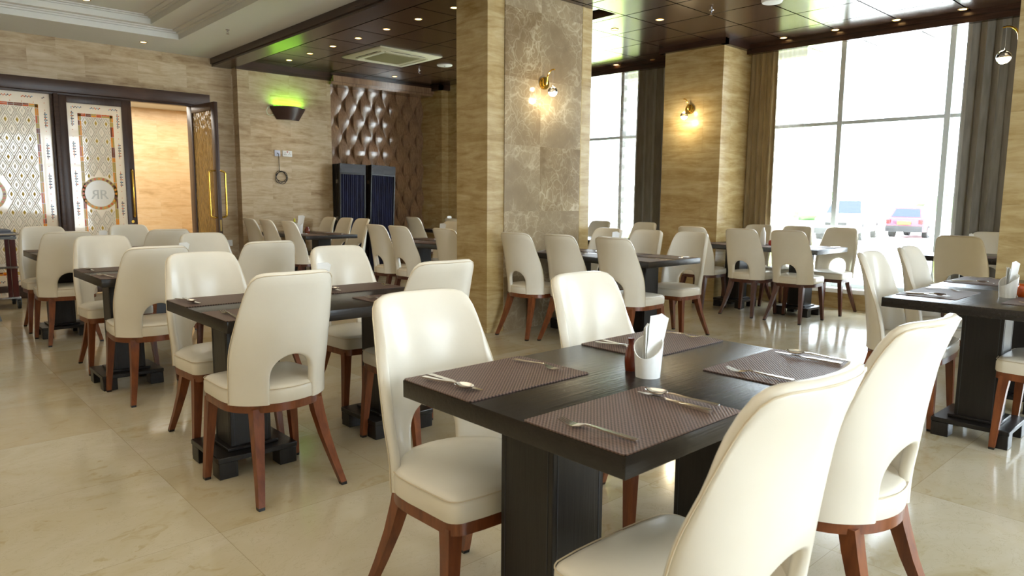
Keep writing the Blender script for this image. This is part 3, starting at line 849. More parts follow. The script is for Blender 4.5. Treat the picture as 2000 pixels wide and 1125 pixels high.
# ================================================================== TABLE SETTING
def make_mat():
    g = G(); r = .008; pts = []
    for cx, cy, a0 in ((.225-r, .148-r, 0), (-.225+r, .148-r, 90), (-.225+r, -.148+r, 180), (.225-r, -.148+r, 270)):
        for k in range(4): a = rad(a0+30*k); pts.append((cx+r*cos(a), cy+r*sin(a)))
    g.hexa(pts, 0, .003); o = obj('placemat', g, 'weave'); tag(o, '', 'placemat'); return o
def make_fork():
    g = G(); rings = []
    for y, w_, z, h in ((-.100, .0075, .004, .0018), (-.098, .008, .004, .002), (-.03, .0055, .0065, .002), (.015, .003, .010, .0018), (.030, .0035, .010, .0016), (.040, .011, .006, .0012), (.058, .0125, .003, .0011)):
        rings.append([(-w_, y, z-h), (w_, y, z-h), (w_, y, z+h), (-w_, y, z+h)])
    g.loft(rings, True, True)
    for k in range(4):
        cx = -.0102+.0068*k; rr = []
        for y, z, w_ in ((.056, .003, .0024), (.075, .004, .0017), (.098, .011, .0009)):
            rr.append([(cx-w_, y, z-.001), (cx+w_, y, z-.001), (cx+w_, y, z+.001), (cx-w_, y, z+.001)])
        g.loft(rr, True, True)
    o = obj('fork', g, 'steel', ang=50); tag(o, '', 'fork'); return o
def make_spoon():
    g = G(); rings = []
    for y, w_, z, h in ((-.098, .0075, .004, .0018), (-.03, .005, .0065, .002), (.02, .003, .011, .0018), (.040, .004, .010, .0014)):
        rings.append([(-w_, y, z-h), (w_, y, z-h), (w_, y, z+h), (-w_, y, z+h)])
    g.loft(rings, True, True)
    n, m = 16, 5; vs_ = []; fs = []
    for side in (0, 1):
        for j in range(m+1):
            r = j/m
            for i in range(n):
                a = 2*PI*i/n; x = .0205*r*cos(a)*(1-.12*sin(a)); y = .068+.031*r*sin(a)
                z = .0025+.009*r*r*r+(.0012 if side else 0); vs_.append((x, y, z))
    for side in (0, 1):
        b = side*(m+1)*n
        for j in range(m):
            for i in range(n): fs.append([b+j*n+i, b+j*n+(i+1) % n, b+(j+1)*n+(i+1) % n, b+(j+1)*n+i])
    for i in range(n): fs.append([m*n+i, m*n+(i+1) % n, (m+1)*n+m*n+(i+1) % n, (m+1)*n+m*n+i])
    g.add(vs_, fs)
    o = obj('spoon', g, 'steel', ang=60); tag(o, '', 'spoon'); return o
def make_knife():
    g = G(); rings = []
    for y, w_, z, h in ((-.112, .0075, .0045, .0035), (-.108, .0085, .0045, .004), (-.02, .0075, .0045, .003), (.0, .006, .0045, .0018)):
        rings.append([(-w_, y, z-h), (w_, y, z-h), (w_, y, z+h), (-w_, y, z+h)])
    g.loft(rings, True, True)
    bl = [(-.005, -.001), (-.005, .105), (-.001, .112), (.004, .105), (.009, .085), (.010, .04), (.008, .005), (.004, -.001)]
    g.hexa(bl, .0035, .0055)
    o = obj('knife', g, 'steel', ang=50); tag(o, '', 'knife'); return o
KP = dict(mat=make_mat(), fork=make_fork(), spoon=make_spoon(), knife=make_knife())
KU = dict.fromkeys(KP, False)
def put(k, x, y, z, rz, label, group, rx=0):
    if not KU[k]: KU[k] = True; o = KP[k]
    else: o = KP[k].copy(); C.objects.link(o)
    o.location = (x, y, z); o.rotation_euler = (rx, 0, rz); o['label'] = label; o['group'] = group; return o
TZ = .7505
def setting(cx, cy, f, desc, tdesc, full=3, spoon_over=True, j=None):
    """placemat for a guest facing f, centred (cx, cy); full: 0 mat only, 1 fork, 3 all"""
    rz = ROT[f]; j = j or random.Random(int(cx*100)*7+int(cy*100))
    put('mat', cx, cy, TZ, rz, 'brown woven placemat at %s of %s' % (desc, tdesc), 'woven placemats')
    def loc(dx, dy): return (cx+dx*cos(rz)-dy*sin(rz), cy+dx*sin(rz)+dy*cos(rz))
    z = TZ+.0035
    if full >= 1:
        x, y = loc(-.165+j.uniform(-.008, .008), j.uniform(-.02, .0)); put('fork', x, y, z, rz+rad(j.uniform(-4, 12)), 'steel fork at %s of %s' % (desc, tdesc), 'steel forks')
    if full >= 3:
        x, y = loc(.150, -.005+j.uniform(-.008, .008)); put('knife', x, y, z, rz+rad(j.uniform(-3, 4)), 'steel knife at %s of %s' % (desc, tdesc), 'steel knives')
        x, y = loc(.178, -.012+j.uniform(-.008, .008)); put('spoon', x, y, z+.004, rz+rad(j.uniform(4, 12)), 'steel spoon at %s of %s' % (desc, tdesc), 'steel spoons')

def make_cup(x, y, z, label, rz=0, s=1.0, napkins=2, nl='', hgt=.0):
    t = G(); rings = []; n = 32
    def top(a): return .096+.024*cos(a-rad(20)+rz)-.012*max(0, cos(a-rad(200)+rz))**2
    H0 = .105
    for k in range(7):
        q = k/6; r = .036+.007*q; rings.append([(r*cos(2*PI*i/n), r*sin(2*PI*i/n), q*top(2*PI*i/n)) for i in range(n)])
    for k in range(6, -1, -1):
        q = k/6; r = .033+.007*q; rings.append([(r*cos(2*PI*i/n), r*sin(2*PI*i/n), max(.004, q*top(2*PI*i/n))) for i in range(n)])
    t.loft(rings, True, True)
    o = obj('napkin_cup', t, 'ceramic', ang=50); o.location = (x, y, z); o.scale = (s, s, s); tag(o, label, 'cup', 'white napkin cups')
    for q in range(napkins):
        g = G(); a = rad(-18+30*q); tl = .26 if q == 0 else .10
        # folded napkin: a few thin leaves fanned around a fold
        for lf_ in range(3):
            rr = []
            for k in range(6):
                zz = .006+(.176-.03*q)*k/5; wd = (.019+.013*k/5)*(1-.1*lf_); off = (lf_-1)*.005+q*.010-.004
                lean_x = tl*zz*(.6+.1*lf_)
                rr.append([(-wd+lean_x, off, zz-.004*lf_), (wd*.3+lean_x, off+.004, zz+.003), (wd+lean_x, off-.002, zz-.010*(k/5)),
                           (wd+lean_x, off-.0032, zz-.010*(k/5)), (wd*.3+lean_x, off+.0028, zz+.003), (-wd+lean_x, off-.0012, zz-.004*lf_)])
            g.loft(rr, True, True)
        p = obj('paper_napkin', g, 'paper', ang=25); p.location = (x, y, z); p.rotation_euler = (0, 0, a); p.scale = (s, s, s)
        tag(p, '%s white folded paper napkin standing in %s' % (('taller', 'shorter')[q % 2] if napkins > 1 else 'single', nl), 'napkin', 'folded napkins')
    return o
def make_bottle(name, x, y, z, prof, mat, label, cat, cap=None, capmat='black'):
    g = G().lathe(prof, 20); 
    if cap is None:
        o = obj(name, g, mat, ang=50); tag(o, label, cat)
    else:
        o = thing(name, label, cat); obj('body', g, mat, o, ang=50); obj('cap', G().lathe(cap, 20), capmat, o, ang=50)
    o.location = (x, y, z); return o

# ------------------------------------------------------------------ tables, chairs and place settings
C4 = [(-.40, 0), (.40, 0)]
T_D = {
 'T1': 'the nearest table', 'T2': 'the second left row table', 'T4': 'the third left row table', 'T5': 'the farthest left row table',
 'TR': 'the right edge table', 'M': 'the marble pillar table', 'W': 'the large window table', 'N': 'the far window table',
 'B': 'the green uplight table', 'C': 'the table behind the pillar', 'D': 'the carved wall table', 'V': 'the grey curtain table'}
def quad(key, cx, cy, label, chairs, full):
    table('four', 1.20, .79, C4, (cx, cy), 0, label, 'dark tables of the left row')
    d = T_D[key]
    for n_, (dx, dy, f) in {'the far left seat': (-.375, .245, 'S'), 'the far right seat': (.365, .245, 'S'), 'the near left seat': (-.375, -.245, 'N'), 'the near right seat': (.365, -.245, 'N')}.items():
        setting(cx+dx, cy+dy, f, n_, d, full)
    for n_, (x, y, f, dr) in chairs.items():
        chair(x, y, f, 'cream leather dining chair at %s of %s' % (n_, d), 'cream leather dining chairs', dr)
quad('T1', 1.67, 1.225, 'dark wood table nearest the camera, set for four with a white napkin cup',
     {'the far left seat': (1.28, 1.60, 'S', -2), 'the far right seat': (2.12, 1.66, 'S', 0), 'the near left seat': (1.23, .765, 'N', -2), 'the near right seat': (2.04, .83, 'N', -4)}, 3)
quad('T2', 1.64, 3.25, 'dark wood table second from the camera in the left row, half hidden by a chair',
     {'the far left seat': (1.30, 3.66, 'S', 0), 'the far right seat': (2.13, 3.70, 'S', 0), 'the near left seat': (1.25, 2.94, 'N', 3), 'the near right seat': (2.055, 2.96, 'N', 0)}, 3)
quad('T4', 1.61, 5.20, 'dark wood table third from the camera in the left row',
     {'the far left seat': (1.28, 5.75, 'S', 0), 'the far right seat': (2.02, 5.76, 'S', 0), 'the near left seat': (1.27, 4.80, 'N', 0), 'the near right seat': (2.02, 4.91, 'N', 0)}, 3)
quad('T5', 1.62, 7.40, 'dark wood table farthest from the camera in the left row, before the glass doors',
     {'the far left seat': (1.22, 7.82, 'S', 0), 'the far right seat': (1.99, 7.90, 'S', 0), 'the near left seat': (1.22, 7.10, 'N', 0), 'the near right seat': (2.02, 7.11, 'N', 0)}, 1)

def long_table(key, cx, cy, lx, ly, label, chairs, mats, full, cols=None):
    table(key, ly, lx, cols or [(-ly/4-.03, 0), (ly/4+.03, 0)], (cx, cy), PI/2, label)
    d = T_D[key]
    for n_, dx, dy, f in mats: setting(cx+dx, cy+dy, f, n_, d, full)
    for n_, x, y, f, dr in chairs:
        chair(x, y, f, 'cream leather dining chair at %s of %s' % (n_, d), 'cream leather dining chairs', dr, 1 if key in 'BCDNVW' else 0)
# square pair at the right edge
table('square', .80, .80, [(0, 0)], (4.37, 1.0), 0, 'dark square table at the right edge, nearer of the joined pair, with napkin cup', 'square tables joined at the right edge')
table('square', .80, .80, [(0, 0)], (5.18, 1.02), 0, 'dark square table against the right pillar, farther of the joined pair', 'square tables joined at the right edge')
d = T_D['TR']
setting(4.37, 1.245, 'S', 'the far left seat', d, 3); setting(5.27, 1.27, 'S', 'the far right seat', d, 3); setting(4.40, .76, 'N', 'the near left seat', d, 3)
chair(4.44, 1.41, 'S', 'cream leather dining chair at the far left seat of '+d, 'cream leather dining chairs', 3)
chair(5.16, 1.435, 'S', 'cream leather dining chair at the far right seat of '+d, 'cream leather dining chairs', 2)
chair(4.38, .68, 'N', 'cream leather dining chair cut off by the right edge at '+d, 'cream leather dining chairs', 0)

long_table('M', 5.04, 4.17, .76, 1.46, 'dark wood table against the marble pillar, seating six',
 [('the left side, nearest the pillar,', 4.50, 4.64, 'E', 3), ('the left side, middle seat,', 4.60, 4.18, 'E', 0), ('the left side, front seat,', 4.62, 3.60, 'E', 0),
  ('the right side, front seat,', 5.47, 3.72, 'W', 0), ('the right side, middle seat,', 5.50, 4.25, 'W', 0), ('the right side, back seat,', 5.50, 4.76, 'W', 0)],
 [('the left front seat', -.21, -.50, 'E'), ('the right front seat', .21, -.50, 'W'), ('the left middle seat', -.21, 0, 'E'), ('the right middle seat', .21, 0, 'W'), ('the left back seat', -.21, .48, 'E'), ('the right back seat', .21, .48, 'W')], 1)
long_table('W', 7.59, 3.93, .76, 1.46, 'dark wood table in front of the large window, seating six',
 [('the room side, front seat,', 7.19, 3.40, 'E', 0), ('the room side, middle seat,', 7.19, 3.93, 'E', 0), ('the room side, back seat,', 7.19, 4.55, 'E', 0),
  ('the window side, front seat,', 8.0, 3.38, 'W', 0), ('the window side, middle seat,', 8.0, 3.90, 'W', 0), ('the window side, back seat,', 8.0, 4.40, 'W', 0)],
 [('the room side front seat', -.21, -.5, 'E'), ('the window side front seat', .21, -.5, 'W'), ('the room side middle seat', -.21, 0, 'E'), ('the window side middle seat', .21, 0, 'W'), ('the room side back seat', -.21, .5, 'E')], 1)
long_table('N', 7.02, 6.45, .72, 1.46, 'dark wood table near the far window behind the middle pillar',
 [('the window side, back seat,', 7.42, 6.50, 'W', 0), ('the window side, front seat,', 7.42, 5.72, 'W', 0)],
 [('the window side front seat', .2, -.5, 'W')], 1)
table('square', .80, .80, [(0, 0)], (7.815, 1.94), 0, 'dark square table by the grey curtain behind the right pillar')
chair(7.48, 1.94, 'E', 'cream leather dining chair with its back to the room at the grey curtain table', 'cream leather dining chairs', 0, 1)
chair(8.15, 1.95, 'W', 'cream leather dining chair on the curtain side of the grey curtain table', 'cream leather dining chairs', 0, 1)
setting(7.62, 1.94, 'E', 'the room side seat', T_D['V'], 1)
long_table('B', 4.60, 9.33, .76, 1.42, 'dark wood table under the green uplight, farthest on the left',
 [('the left side, back seat,', 4.18, 9.82, 'E', 0), ('the left side, middle seat,', 4.18, 9.25, 'E', 0), ('the left side, front seat,', 4.19, 8.60, 'E', 0),
  ('the right side, back seat,', 5.00, 9.88, 'W', 0), ('the right side, middle seat,', 5.02, 9.40, 'W', 0), ('the right side, front seat,', 5.02, 8.93, 'W', 0)],
 [('the left front seat', -.21, -.48, 'E'), ('the right front seat', .21, -.48, 'W'), ('the left middle seat', -.21, 0, 'E'), ('the right middle seat', .21, 0, 'W')], 1)
long_table('C', 4.92, 6.55, .76, 1.80, 'dark wood table left of and behind the marble pillar',
 [('the left side, back seat,', 4.47, 6.94, 'E', 0), ('the left side, middle seat,', 4.47, 6.48, 'E', 0), ('the left side, front seat,', 4.50, 5.69, 'E', 0), ('the right side, back seat,', 5.35, 7.25, 'W', 0)],
 [('the left back seat', -.21, .55, 'E'), ('the left middle seat', -.21, .05, 'E'), ('the right back seat', .21, .55, 'W')], 1)
long_table('D', 7.10, 9.10, .72, 1.30, 'dark wood table at the far right end of the carved wall',
 [('the left side, back seat,', 6.65, 9.38, 'E', 0), ('the left side, front seat,', 6.70, 8.40, 'E', 0)],
 [('the left back seat', -.2, .35, 'E')], 0)

# cups, bottles
make_cup(1.625, 1.19, TZ, 'white slanted napkin cup on the nearest table', nl='the cup on the nearest table', s=.98)
make_bottle('sauce_bottle', 1.645, 1.268, TZ, [(.001, 0), (.016, 0), (.0175, .01), (.019, .035), (.016, .06), (.009, .078), (.008, .090), (.0095, .092), (.0095, .098), (.001, .098)], 'brown_glass', 'small brown glass bottle behind the napkin cup on the nearest table', 'bottle')
make_cup(4.49, .95, TZ, 'white napkin cup on the right edge table', rz=1, nl='the cup on the right edge table', s=1.05)
make_bottle('condiment_jar', 4.56, .895, TZ, [(.001, 0), (.022, 0), (.030, .012), (.031, .045), (.026, .060), (.022, .064), (.024, .074), (.001, .076)], 'amber_glass', 'round amber glass jar beside the napkin cup on the right edge table', 'jar')
make_cup(1.63, 3.21, TZ, 'white napkin cup on the second table of the left row', nl='the cup on the second left table', s=1.0, napkins=1)
make_cup(1.60, 5.22, TZ, 'white napkin cup on the third table of the left row', nl='the cup on the third left table', s=1.0, napkins=1)
make_cup(1.58, 7.45, TZ, 'white napkin cup on the fourth table of the left row', nl='the cup on the fourth left table', s=1.0, napkins=1)
make_cup(4.93, 4.05, TZ, 'white napkin cup on the table beside the marble pillar', nl='the cup beside the marble pillar', s=1.2, napkins=1)
make_bottle('sauce_bottle', 5.02, 4.06, TZ, [(.001, 0), (.022, 0), (.024, .02), (.024, .10), (.014, .125), (.012, .14), (.001, .14)], 'white_plastic', 'white squeeze bottle with red cap on the table beside the marble pillar', 'bottle', [(.013, .138), (.013, .155), (.006, .160), (.001, .165)], 'red_plastic')
make_bottle('water_bottle', 7.62, 4.02, TZ, [(.001, 0), (.030, 0), (.032, .03), (.030, .14), (.014, .18), (.013, .20), (.001, .20)], 'white_plastic', 'white bottle standing on the table by the large window', 'bottle')
make_bottle('condiment_jar', 7.60, 3.90, TZ, [(.001, 0), (.03, 0), (.038, .02), (.034, .05), (.02, .06), (.001, .062)], 'red_plastic', 'small red jar on the table by the large window', 'jar')
make_cup(4.42, 9.25, TZ, 'white napkin cup on the back table under the green uplight', nl='the cup on the back table', s=1.4, napkins=1)
make_bottle('sauce_bottle', 4.44, 9.42, TZ, [(.001, 0), (.020, 0), (.022, .02), (.022, .12), (.012, .16), (.001, .16)], 'green_label', 'slim bottle with yellow cap behind the white cup on the back table', 'bottle', [(.014, .158), (.014, .19), (.008, .21), (.001, .212)], 'yellow_plastic')
make_bottle('condiment_jar', 4.47, 9.10, TZ, [(.001, 0), (.028, 0), (.038, .02), (.038, .06), (.026, .08), (.022, .10), (.001, .10)], 'brown_glass', 'red brown jar beside the white cup on the back table', 'jar')
make_cup(4.84, 6.52, TZ, 'white napkin cup on the table behind the left of the marble pillar', nl='the cup behind the marble pillar', s=1.2, napkins=1)
make_cup(6.98, 9.2, TZ, 'white napkin cup on the farthest table by the carved wall', nl='the cup on the farthest table', s=1.2, napkins=1)
make_cup(6.80, 6.35, TZ, 'white napkin cup on the far table behind the window pillar', nl='the cup on the far table near the window', s=1.4, napkins=2)
make_cup(7.95, 2.05, TZ, 'white napkin cup on the window table behind the right pillar', nl='the cup behind the right pillar', s=1.1, napkins=1)

# ================================================================== FOLDING SCREENS
def screen(x, y, label, lean):
    t = thing('folding_screen', label, 'folding screen', (x, y, 0), rad(0), 'blue fabric folding screens'); t.rotation_euler = (0, rad(lean), 0)
    W_, H_, D_ = .46, 1.79, .26
    g = G(); g.rbox(0, .022, -.02, .02, 0, H_, .003, 1); g.rbox(W_-.022, W_, -.02, .02, 0, H_, .003, 1); g.rbox(0, W_, -.02, .02, .0, .06, .003, 1)
    g.box(.02, W_-.02, -.02, .02, H_-.165, H_-.145)
    obj('frame', g, 'black', t)
    g = G(); 
    for k in range(3): g.rbox(0, .5*.04, .03+.07*k, .03+.07*k+.05, 0, H_-.005, .003, 1)
    obj('folded_leaf', g, 'black_matte', t)
    g = G().rbox(.0, W_, -.022, .018, H_-.145, H_, .003, 1); hd = obj('header', g, 'header_lattice', t)
    g = G(); cx, cz = W_/2, H_-.0725
    for k in range(1, 12):
        hw = .020*k; hh = .0130*k
        pts = [(cx-hw, cz), (cx, cz-hh), (cx+hw, cz), (cx, cz+hh)]
        for q in range(4):
            p0, p1 = pts[q], pts[(q+1) % 4]
            a, b = [], []
            for s_ in range(9):
                tt = s_/8; xx, zz = p0[0]+(p1[0]-p0[0])*tt, p0[1]+(p1[1]-p0[1])*tt
                if .01 < xx < W_-.01 and H_-.138 < zz < H_-.007: a.append((xx, zz))
            if len(a) > 1: bar(g, a[0], a[-1], -.022, .002, .002)
    obj('header_lines', g, 'header_lines', hd)
    g = G(); n = 120; rings = []
    rnd = random.Random(int(x*100)); ph = [rnd.uniform(0, 6) for _ in range(4)]
    for k in range(9):
        z = .06+(H_-.225)*k/8; r = []
        for s_ in (0, 1):
            for i in (range(n+1) if s_ == 0 else range(n, -1, -1)):
                u = i/n; d_ = .006*sin(2*PI*17*u+ph[0]+.8*sin(k*.3))+.004*sin(2*PI*29*u+ph[1])
                r.append((.022+(W_-.044)*u, d_+(.003 if s_ else 0)-.004, z))
        rings.append(r)
    g.loft(rings, True, True); obj('pleated_fabric', g, 'blue_fabric', t, ang=80)
    for z in (1.48, .9, .35):
        g = G(); g.rbox(-.004, .002, .035, .05, z, z+.06, .001, 1); g.rbox(-.004, .002, .075, .09, z, z+.06, .001, 1); obj('hinge', g, 'chrome', t)
screen(5.43, 9.98, 'left of the two dark framed folding screens with navy pleated fabric', 1.2)
screen(5.95, 9.98, 'right of the two dark framed folding screens with navy pleated fabric', 2.6)

# ================================================================== WALL FITTINGS
# green uplight
t = thing('wall_uplight', 'dark brown trapezoid wall uplight glowing green on the beige wall', 'wall lamp', (4.735, YP, 2.40))
g = G(); rings = []
for k in range(2):
    z = (0, .18)[k]; hw = (.175, .285)[k]; dp = (.06, .13)[k]; r = []
    n = 14
    for i in range(n+1):
        u = -1+2*i/n; r.append((u*hw, -dp*(1-u*u)-.012, z+(.012*(1-u*u) if k else 0)))
    for i in range(n, -1, -1):
        u = -1+2*i/n; r.append((u*(hw-.012), -dp*(1-u*u)*.82-.001, z+(.012*(1-u*u) if k else 0)))
    rings.append(r)
g.loft(rings, True, True); obj('shade', g, 'uplight_body', t)
g = G(); pts = []
for i in range(26):
    u = -.82+1.70*i/25; pts.append((u*.27, -.13*(1-u*u)*.75-.008, .185))
    g.sphere((u*.27, -.13*(1-u*u)*.80-.006, .187), .007, 8, 5)
obj('led_strip', g, 'led_green', t)
g = G(); g.tube([(-.28+.02*0, -.02, .17), (-.31, -.03, .16), (-.335, -.03, .11), (-.32, -.03, .06), (-.28, -.03, .045), (-.235, -.03, .06)], .006, 6); obj('cable', g, 'cable_white', t)
la = lamp_area('uplight_lamp', (4.735, YP-.06, 2.60), (PI, 0, 0), .46, .05, (.35, 1.0, .05), 3.5)

def plate(name, x, z, w_, h, mat, label, cat, y, kind):
    t = thing(name, label, cat, (x, y, z))
    g = G().rbox(-w_/2, w_/2, -.010, 0, -h/2, h/2, .003, 2); obj('plate', g, mat, t)
    g = G()
    if kind == 'socket2':
        for cx in (-.036, .036):
            g.box(cx-.004, cx+.004, -.0108, -.0095, .004, .018)
            for s_ in (-1, 1): g.box(cx+s_*.012-.005, cx+s_*.012+.005, -.0108, -.0095, -.016, -.009)
        obj('socket_hole', g, 'black', t)
        g = G(); g.rbox(-.010, .010, -.014, -.009, .018, .034, .001, 1); obj('switch', g, 'red_plastic', t)
    elif kind == 'switch':
        g.rbox(-.022, .022, -.014, -.009, -.022, .022, .002, 1); obj('switch', g, mat, t)
    elif kind == 'outlet':
        g.disc_y(0, -.016, 0, .008, .007, 12); obj('cable_outlet', g, 'black', t)
    return t
plate('cable_outlet_plate', 4.555, 1.905, .088, .088, 'lilac_plastic', 'pale square outlet plate with a black cable hanging from it', 'outlet', YP, 'outlet')
plate('wall_socket', 4.71, 1.905, .150, .088, 'white_plastic', 'white double wall socket right of the cable outlet', 'socket', YP, 'socket2')
plate('light_switch', 3.745, .585, .088, .088, 'white_plastic', 'white light switch beside the open door edge, left of the pair', 'switch', YB, 'switch')
plate('light_switch', 3.86, .585, .088, .088, 'white_plastic', 'white light switch on the door wall, right of the pair', 'switch', YB, 'switch')
plate('wall_socket', 3.79, .46, .150, .088, 'brass_plate', 'brass double wall socket below the two white switches', 'socket', YB, 'socket2')
g = G(); path = [(4.56, YP-.018, 1.905), (4.565, YP-.03, 1.89), (4.57, YP-.02, 1.80), (4.575, YP-.012, 1.68), (4.58, YP-.012, 1.64)]
for k in range(64):
    a = PI/2+2*PI*k/21; r = .085+.012*sin(k*.7)+.008*sin(k*.21); path.append((4.60+.012*sin(k*.15)+r*cos(a), YP-.012-.004*(k//21), 1.555+r*sin(a)))
g.tube(path, .0045, 6)
tag(obj('cable_coil', g, 'cable_black', ang=80), 'black cable hanging in a loose coil on the beige wall', 'cable')

# sconces
def make_sconce(loc, rz, label, power):
    t = thing('wall_sconce', label, 'wall lamp', loc, rz, 'brass globe wall sconces')
    # local: wall plane y=0, room at -y
    g = G().disc_y(0, -.022, 0, .058, .022, 32); g.disc_y(0, -.027, 0, .048, .006, 32); obj('wall_plate', g, 'brass', t)
    g = G(); pts = [(0, -.024, -.025), (0, -.040, -.020), (0, -.048, .0), (0, -.052, .03)]
    for k in range(9):
        a = PI*.0+PI/2*k/8; pts.append((.0, -.052-.075*(1-cos(a)), .03+.085*sin(a)))
    pts.append((0, -.15, .112)); g.tube(pts, .0065, 8); obj('arm', g, 'brass', t)
    g = G().tube([(0, -.127, .112), (0, -.127, -.045)], .0012, 5); obj('wire', g, 'chrome', t)
    cz = -.092; g = G().sphere((0, -.127, cz), .048, 20, 14); gl = obj('glass_globe', g, 'globe_glass', t, ang=80)
    g = G().sphere((0, -.127, cz), .043, 18, 8, -1, -.12); obj('lamp_bowl', g, 'lamp_white', t, ang=80)
    g = G().lathe([(.044, cz-.006), (.0455, cz-.002), (.0455, cz+.004), (.001, cz+.006)], 20, (0, -.127)); obj('band', g, 'chrome', t)
    lamp_point('sconce_bulb', (0, -.150, cz-.055), (1.0, .86, .58), power, .03, t)
    lamp_point('sconce_bulb', (0, -.150, cz+.052), (1.0, .86, .58), power*.35, .02, t)
make_sconce((4.885, P1[2]-.012, 2.36), 0, 'brass globe sconce on the brown marble face of the middle pillar', 5)
make_sconce((7.665, 5.10, 2.38), -PI/2, 'lit brass globe sconce on the window pillar', 9)
make_sconce((5.96, 1.29, 2.36), PI, 'brass globe sconce reaching past the edge of the right pillar', 3)

# ================================================================== CEILING FITTINGS
def make_downlight(x, y, z, label, group):
    t = thing('downlight', label, 'downlight', (x, y, z), 0, group)
    g = G().lathe([(.046, 0), (.046, -.004), (.040, -.006), (.034, -.003), (.034, 0)], 24); obj('trim_ring', g, 'brass_plate', t)
    g = G().lathe([(.033, -.0005), (.033, -.002), (.001, -.003)], 20); obj('lens', g, 'lamp_warm', t)
    return t
DLT = None
def downlights(lst, z, area, group, powered=True):
    global DLT
    for i, (x, y, nm) in enumerate(lst):
        lab = 'small warm downlight %s' % nm
        if DLT is None: DLT = o = make_downlight(x, y, z, lab, group)
        else: o = dup(DLT, lab, (x, y, z), 0, group)
        if powered:
            l = bpy.data.lights.new('downlight_beam', 'SPOT'); l.energy = 16; l.color = (1, .76, .45); l.spot_size = rad(85); l.spot_blend = .6; l.shadow_soft_size = .03
            lo = bpy.data.objects.new('downlight_beam', l); C.objects.link(lo); lo.location = (x, y, z-.02)
ords = ['first', 'second', 'third', 'fourth', 'fifth', 'sixth', 'seventh']
downlights([(4.53, 5.84+.63*k, '%s from the pillar in the long row left of the pillar' % ords[k]) for k in range(7)], CZ, 0, 'downlights left of the pillar')
downlights([(6.32, 9.69, 'alone near the carved wall'), (6.40, 4.68, 'nearer of the two right of the pillar'), (6.39, 5.29, 'farther of the two right of the pillar')], CZ, 0, 'downlights near the middle pillar')
downlights([(8.13, 6.03, 'beside the window pillar top'), (8.05, 6.62, 'above the far window'), (8.14, 4.17, 'above the left end of the large window'), (8.18, 3.58, 'above the middle of the large window'),
            (8.20, 2.95, 'above the right pane of the large window'), (8.22, 2.34, 'above the right curtain')], CZ, 0, 'downlights along the windows', False)
downlights([(2.72, 9.87, 'in the white ceiling border above the open door')], 3.18, 0, 'downlights in the white ceiling')
downlights([(1.66, 9.02, 'inside the white tray, left of the pair'), (1.92, 8.96, 'inside the white tray, right of the pair'), (2.20, 8.55, 'inside the white tray, nearest the dark beam')], 3.364, 0, 'downlights in the white ceiling')

# air conditioner cassette
t = thing('ceiling_air_conditioner', 'cream square air conditioner cassette in the dark ceiling', 'air conditioner', (5.44, 8.40, CZ))
h = .49
g = G(); g.loft([[(sx*(h-i), sy_*(h-i), z) for sx, sy_ in ((-1, -1), (1, -1), (1, 1), (-1, 1))] for i, z in ((0, 0), (0, -.008), (.02, -.020), (.16, -.034), (.20, -.030), (.20, -.024))], True, True)
obj('cover', g, 'ac_white', t)
g = G().box(-.27, .27, -.27, .27, -.032, -.026)
for k in range(26): x = -.26+.02*k; g.box(x, x+.008, -.265, .265, -.036, -.032)
obj('intake_grille', g, 'ac_grille', t)
for a in range(4):
    g = G(); c_, s_ = cos(a*PI/2), sin(a*PI/2)
    p = [(-.27, -.405), (.27, -.405), (.27, -.37), (-.27, -.37)]
    g.hexa([(x*c_-y*s_, x*s_+y*c_) for x, y in p], -.0285, -.020); obj('air_slot', g, 'black', t)
    g = G(); p = [(-.33, -.372), (.33, -.372), (.33, -.335), (-.33, -.335)]
    g.hexa([(x*c_-y*s_, x*s_+y*c_) for x, y in p], -.040, -.028); obj('louvre', g, 'ac_white', t)
g = G().lathe([(.001, 0), (.112, 0), (.112, -.006), (.104, -.012), (.001, -.013)], 32); g2 = G().lathe([(.012, -.013), (.010, -.018), (.001, -.018)], 12)
t = thing('ceiling_speaker', 'round white ceiling speaker beside the air conditioner', 'speaker', (6.32, 8.38, CZ)); obj('grille', g, 'white_plastic', t); obj('centre_cap', g2, 'grey_board', t)
g = G().lathe([(.001, 0), (.10, 0), (.10, -.01), (.09, -.03), (.001, -.035)], 32)
tag(obj('smoke_detector', g, 'white_plastic', loc=(6.55, 3.49, CZ)), 'round white detector disc cut by the top edge', 'detector')
def sprinkler(x, y, z, label):
    t = thing('sprinkler', label, 'sprinkler', (x, y, z), .4, 'ceiling sprinklers')
    g = G().lathe([(.001, 0), (.024, 0), (.020, -.006), (.009, -.008), (.009, -.025), (.001, -.025)], 16); obj('base', g, 'chrome', t)
    g = G().tube([(-.008, 0, -.02), (-.012, 0, -.032), (-.004, 0, -.045)], .0025, 6); g.tube([(.008, 0, -.02), (.012, 0, -.032), (.004, 0, -.045)], .0025, 6); obj('yoke', g, 'chrome', t)
    g = G()
    g.lathe([(.001, -.045), (.018, -.046), (.018, -.048), (.001, -.049)], 16); obj('deflector', g, 'chrome', t)
sprinkler(6.31, 9.01, CZ, 'small chrome sprinkler beside the ceiling speaker'); sprinkler(6.47, 4.10, CZ, 'small chrome sprinkler in the dark ceiling right of the pillar'); sprinkler(3.24, 8.46, 3.18, 'small sprinkler in the white ceiling')

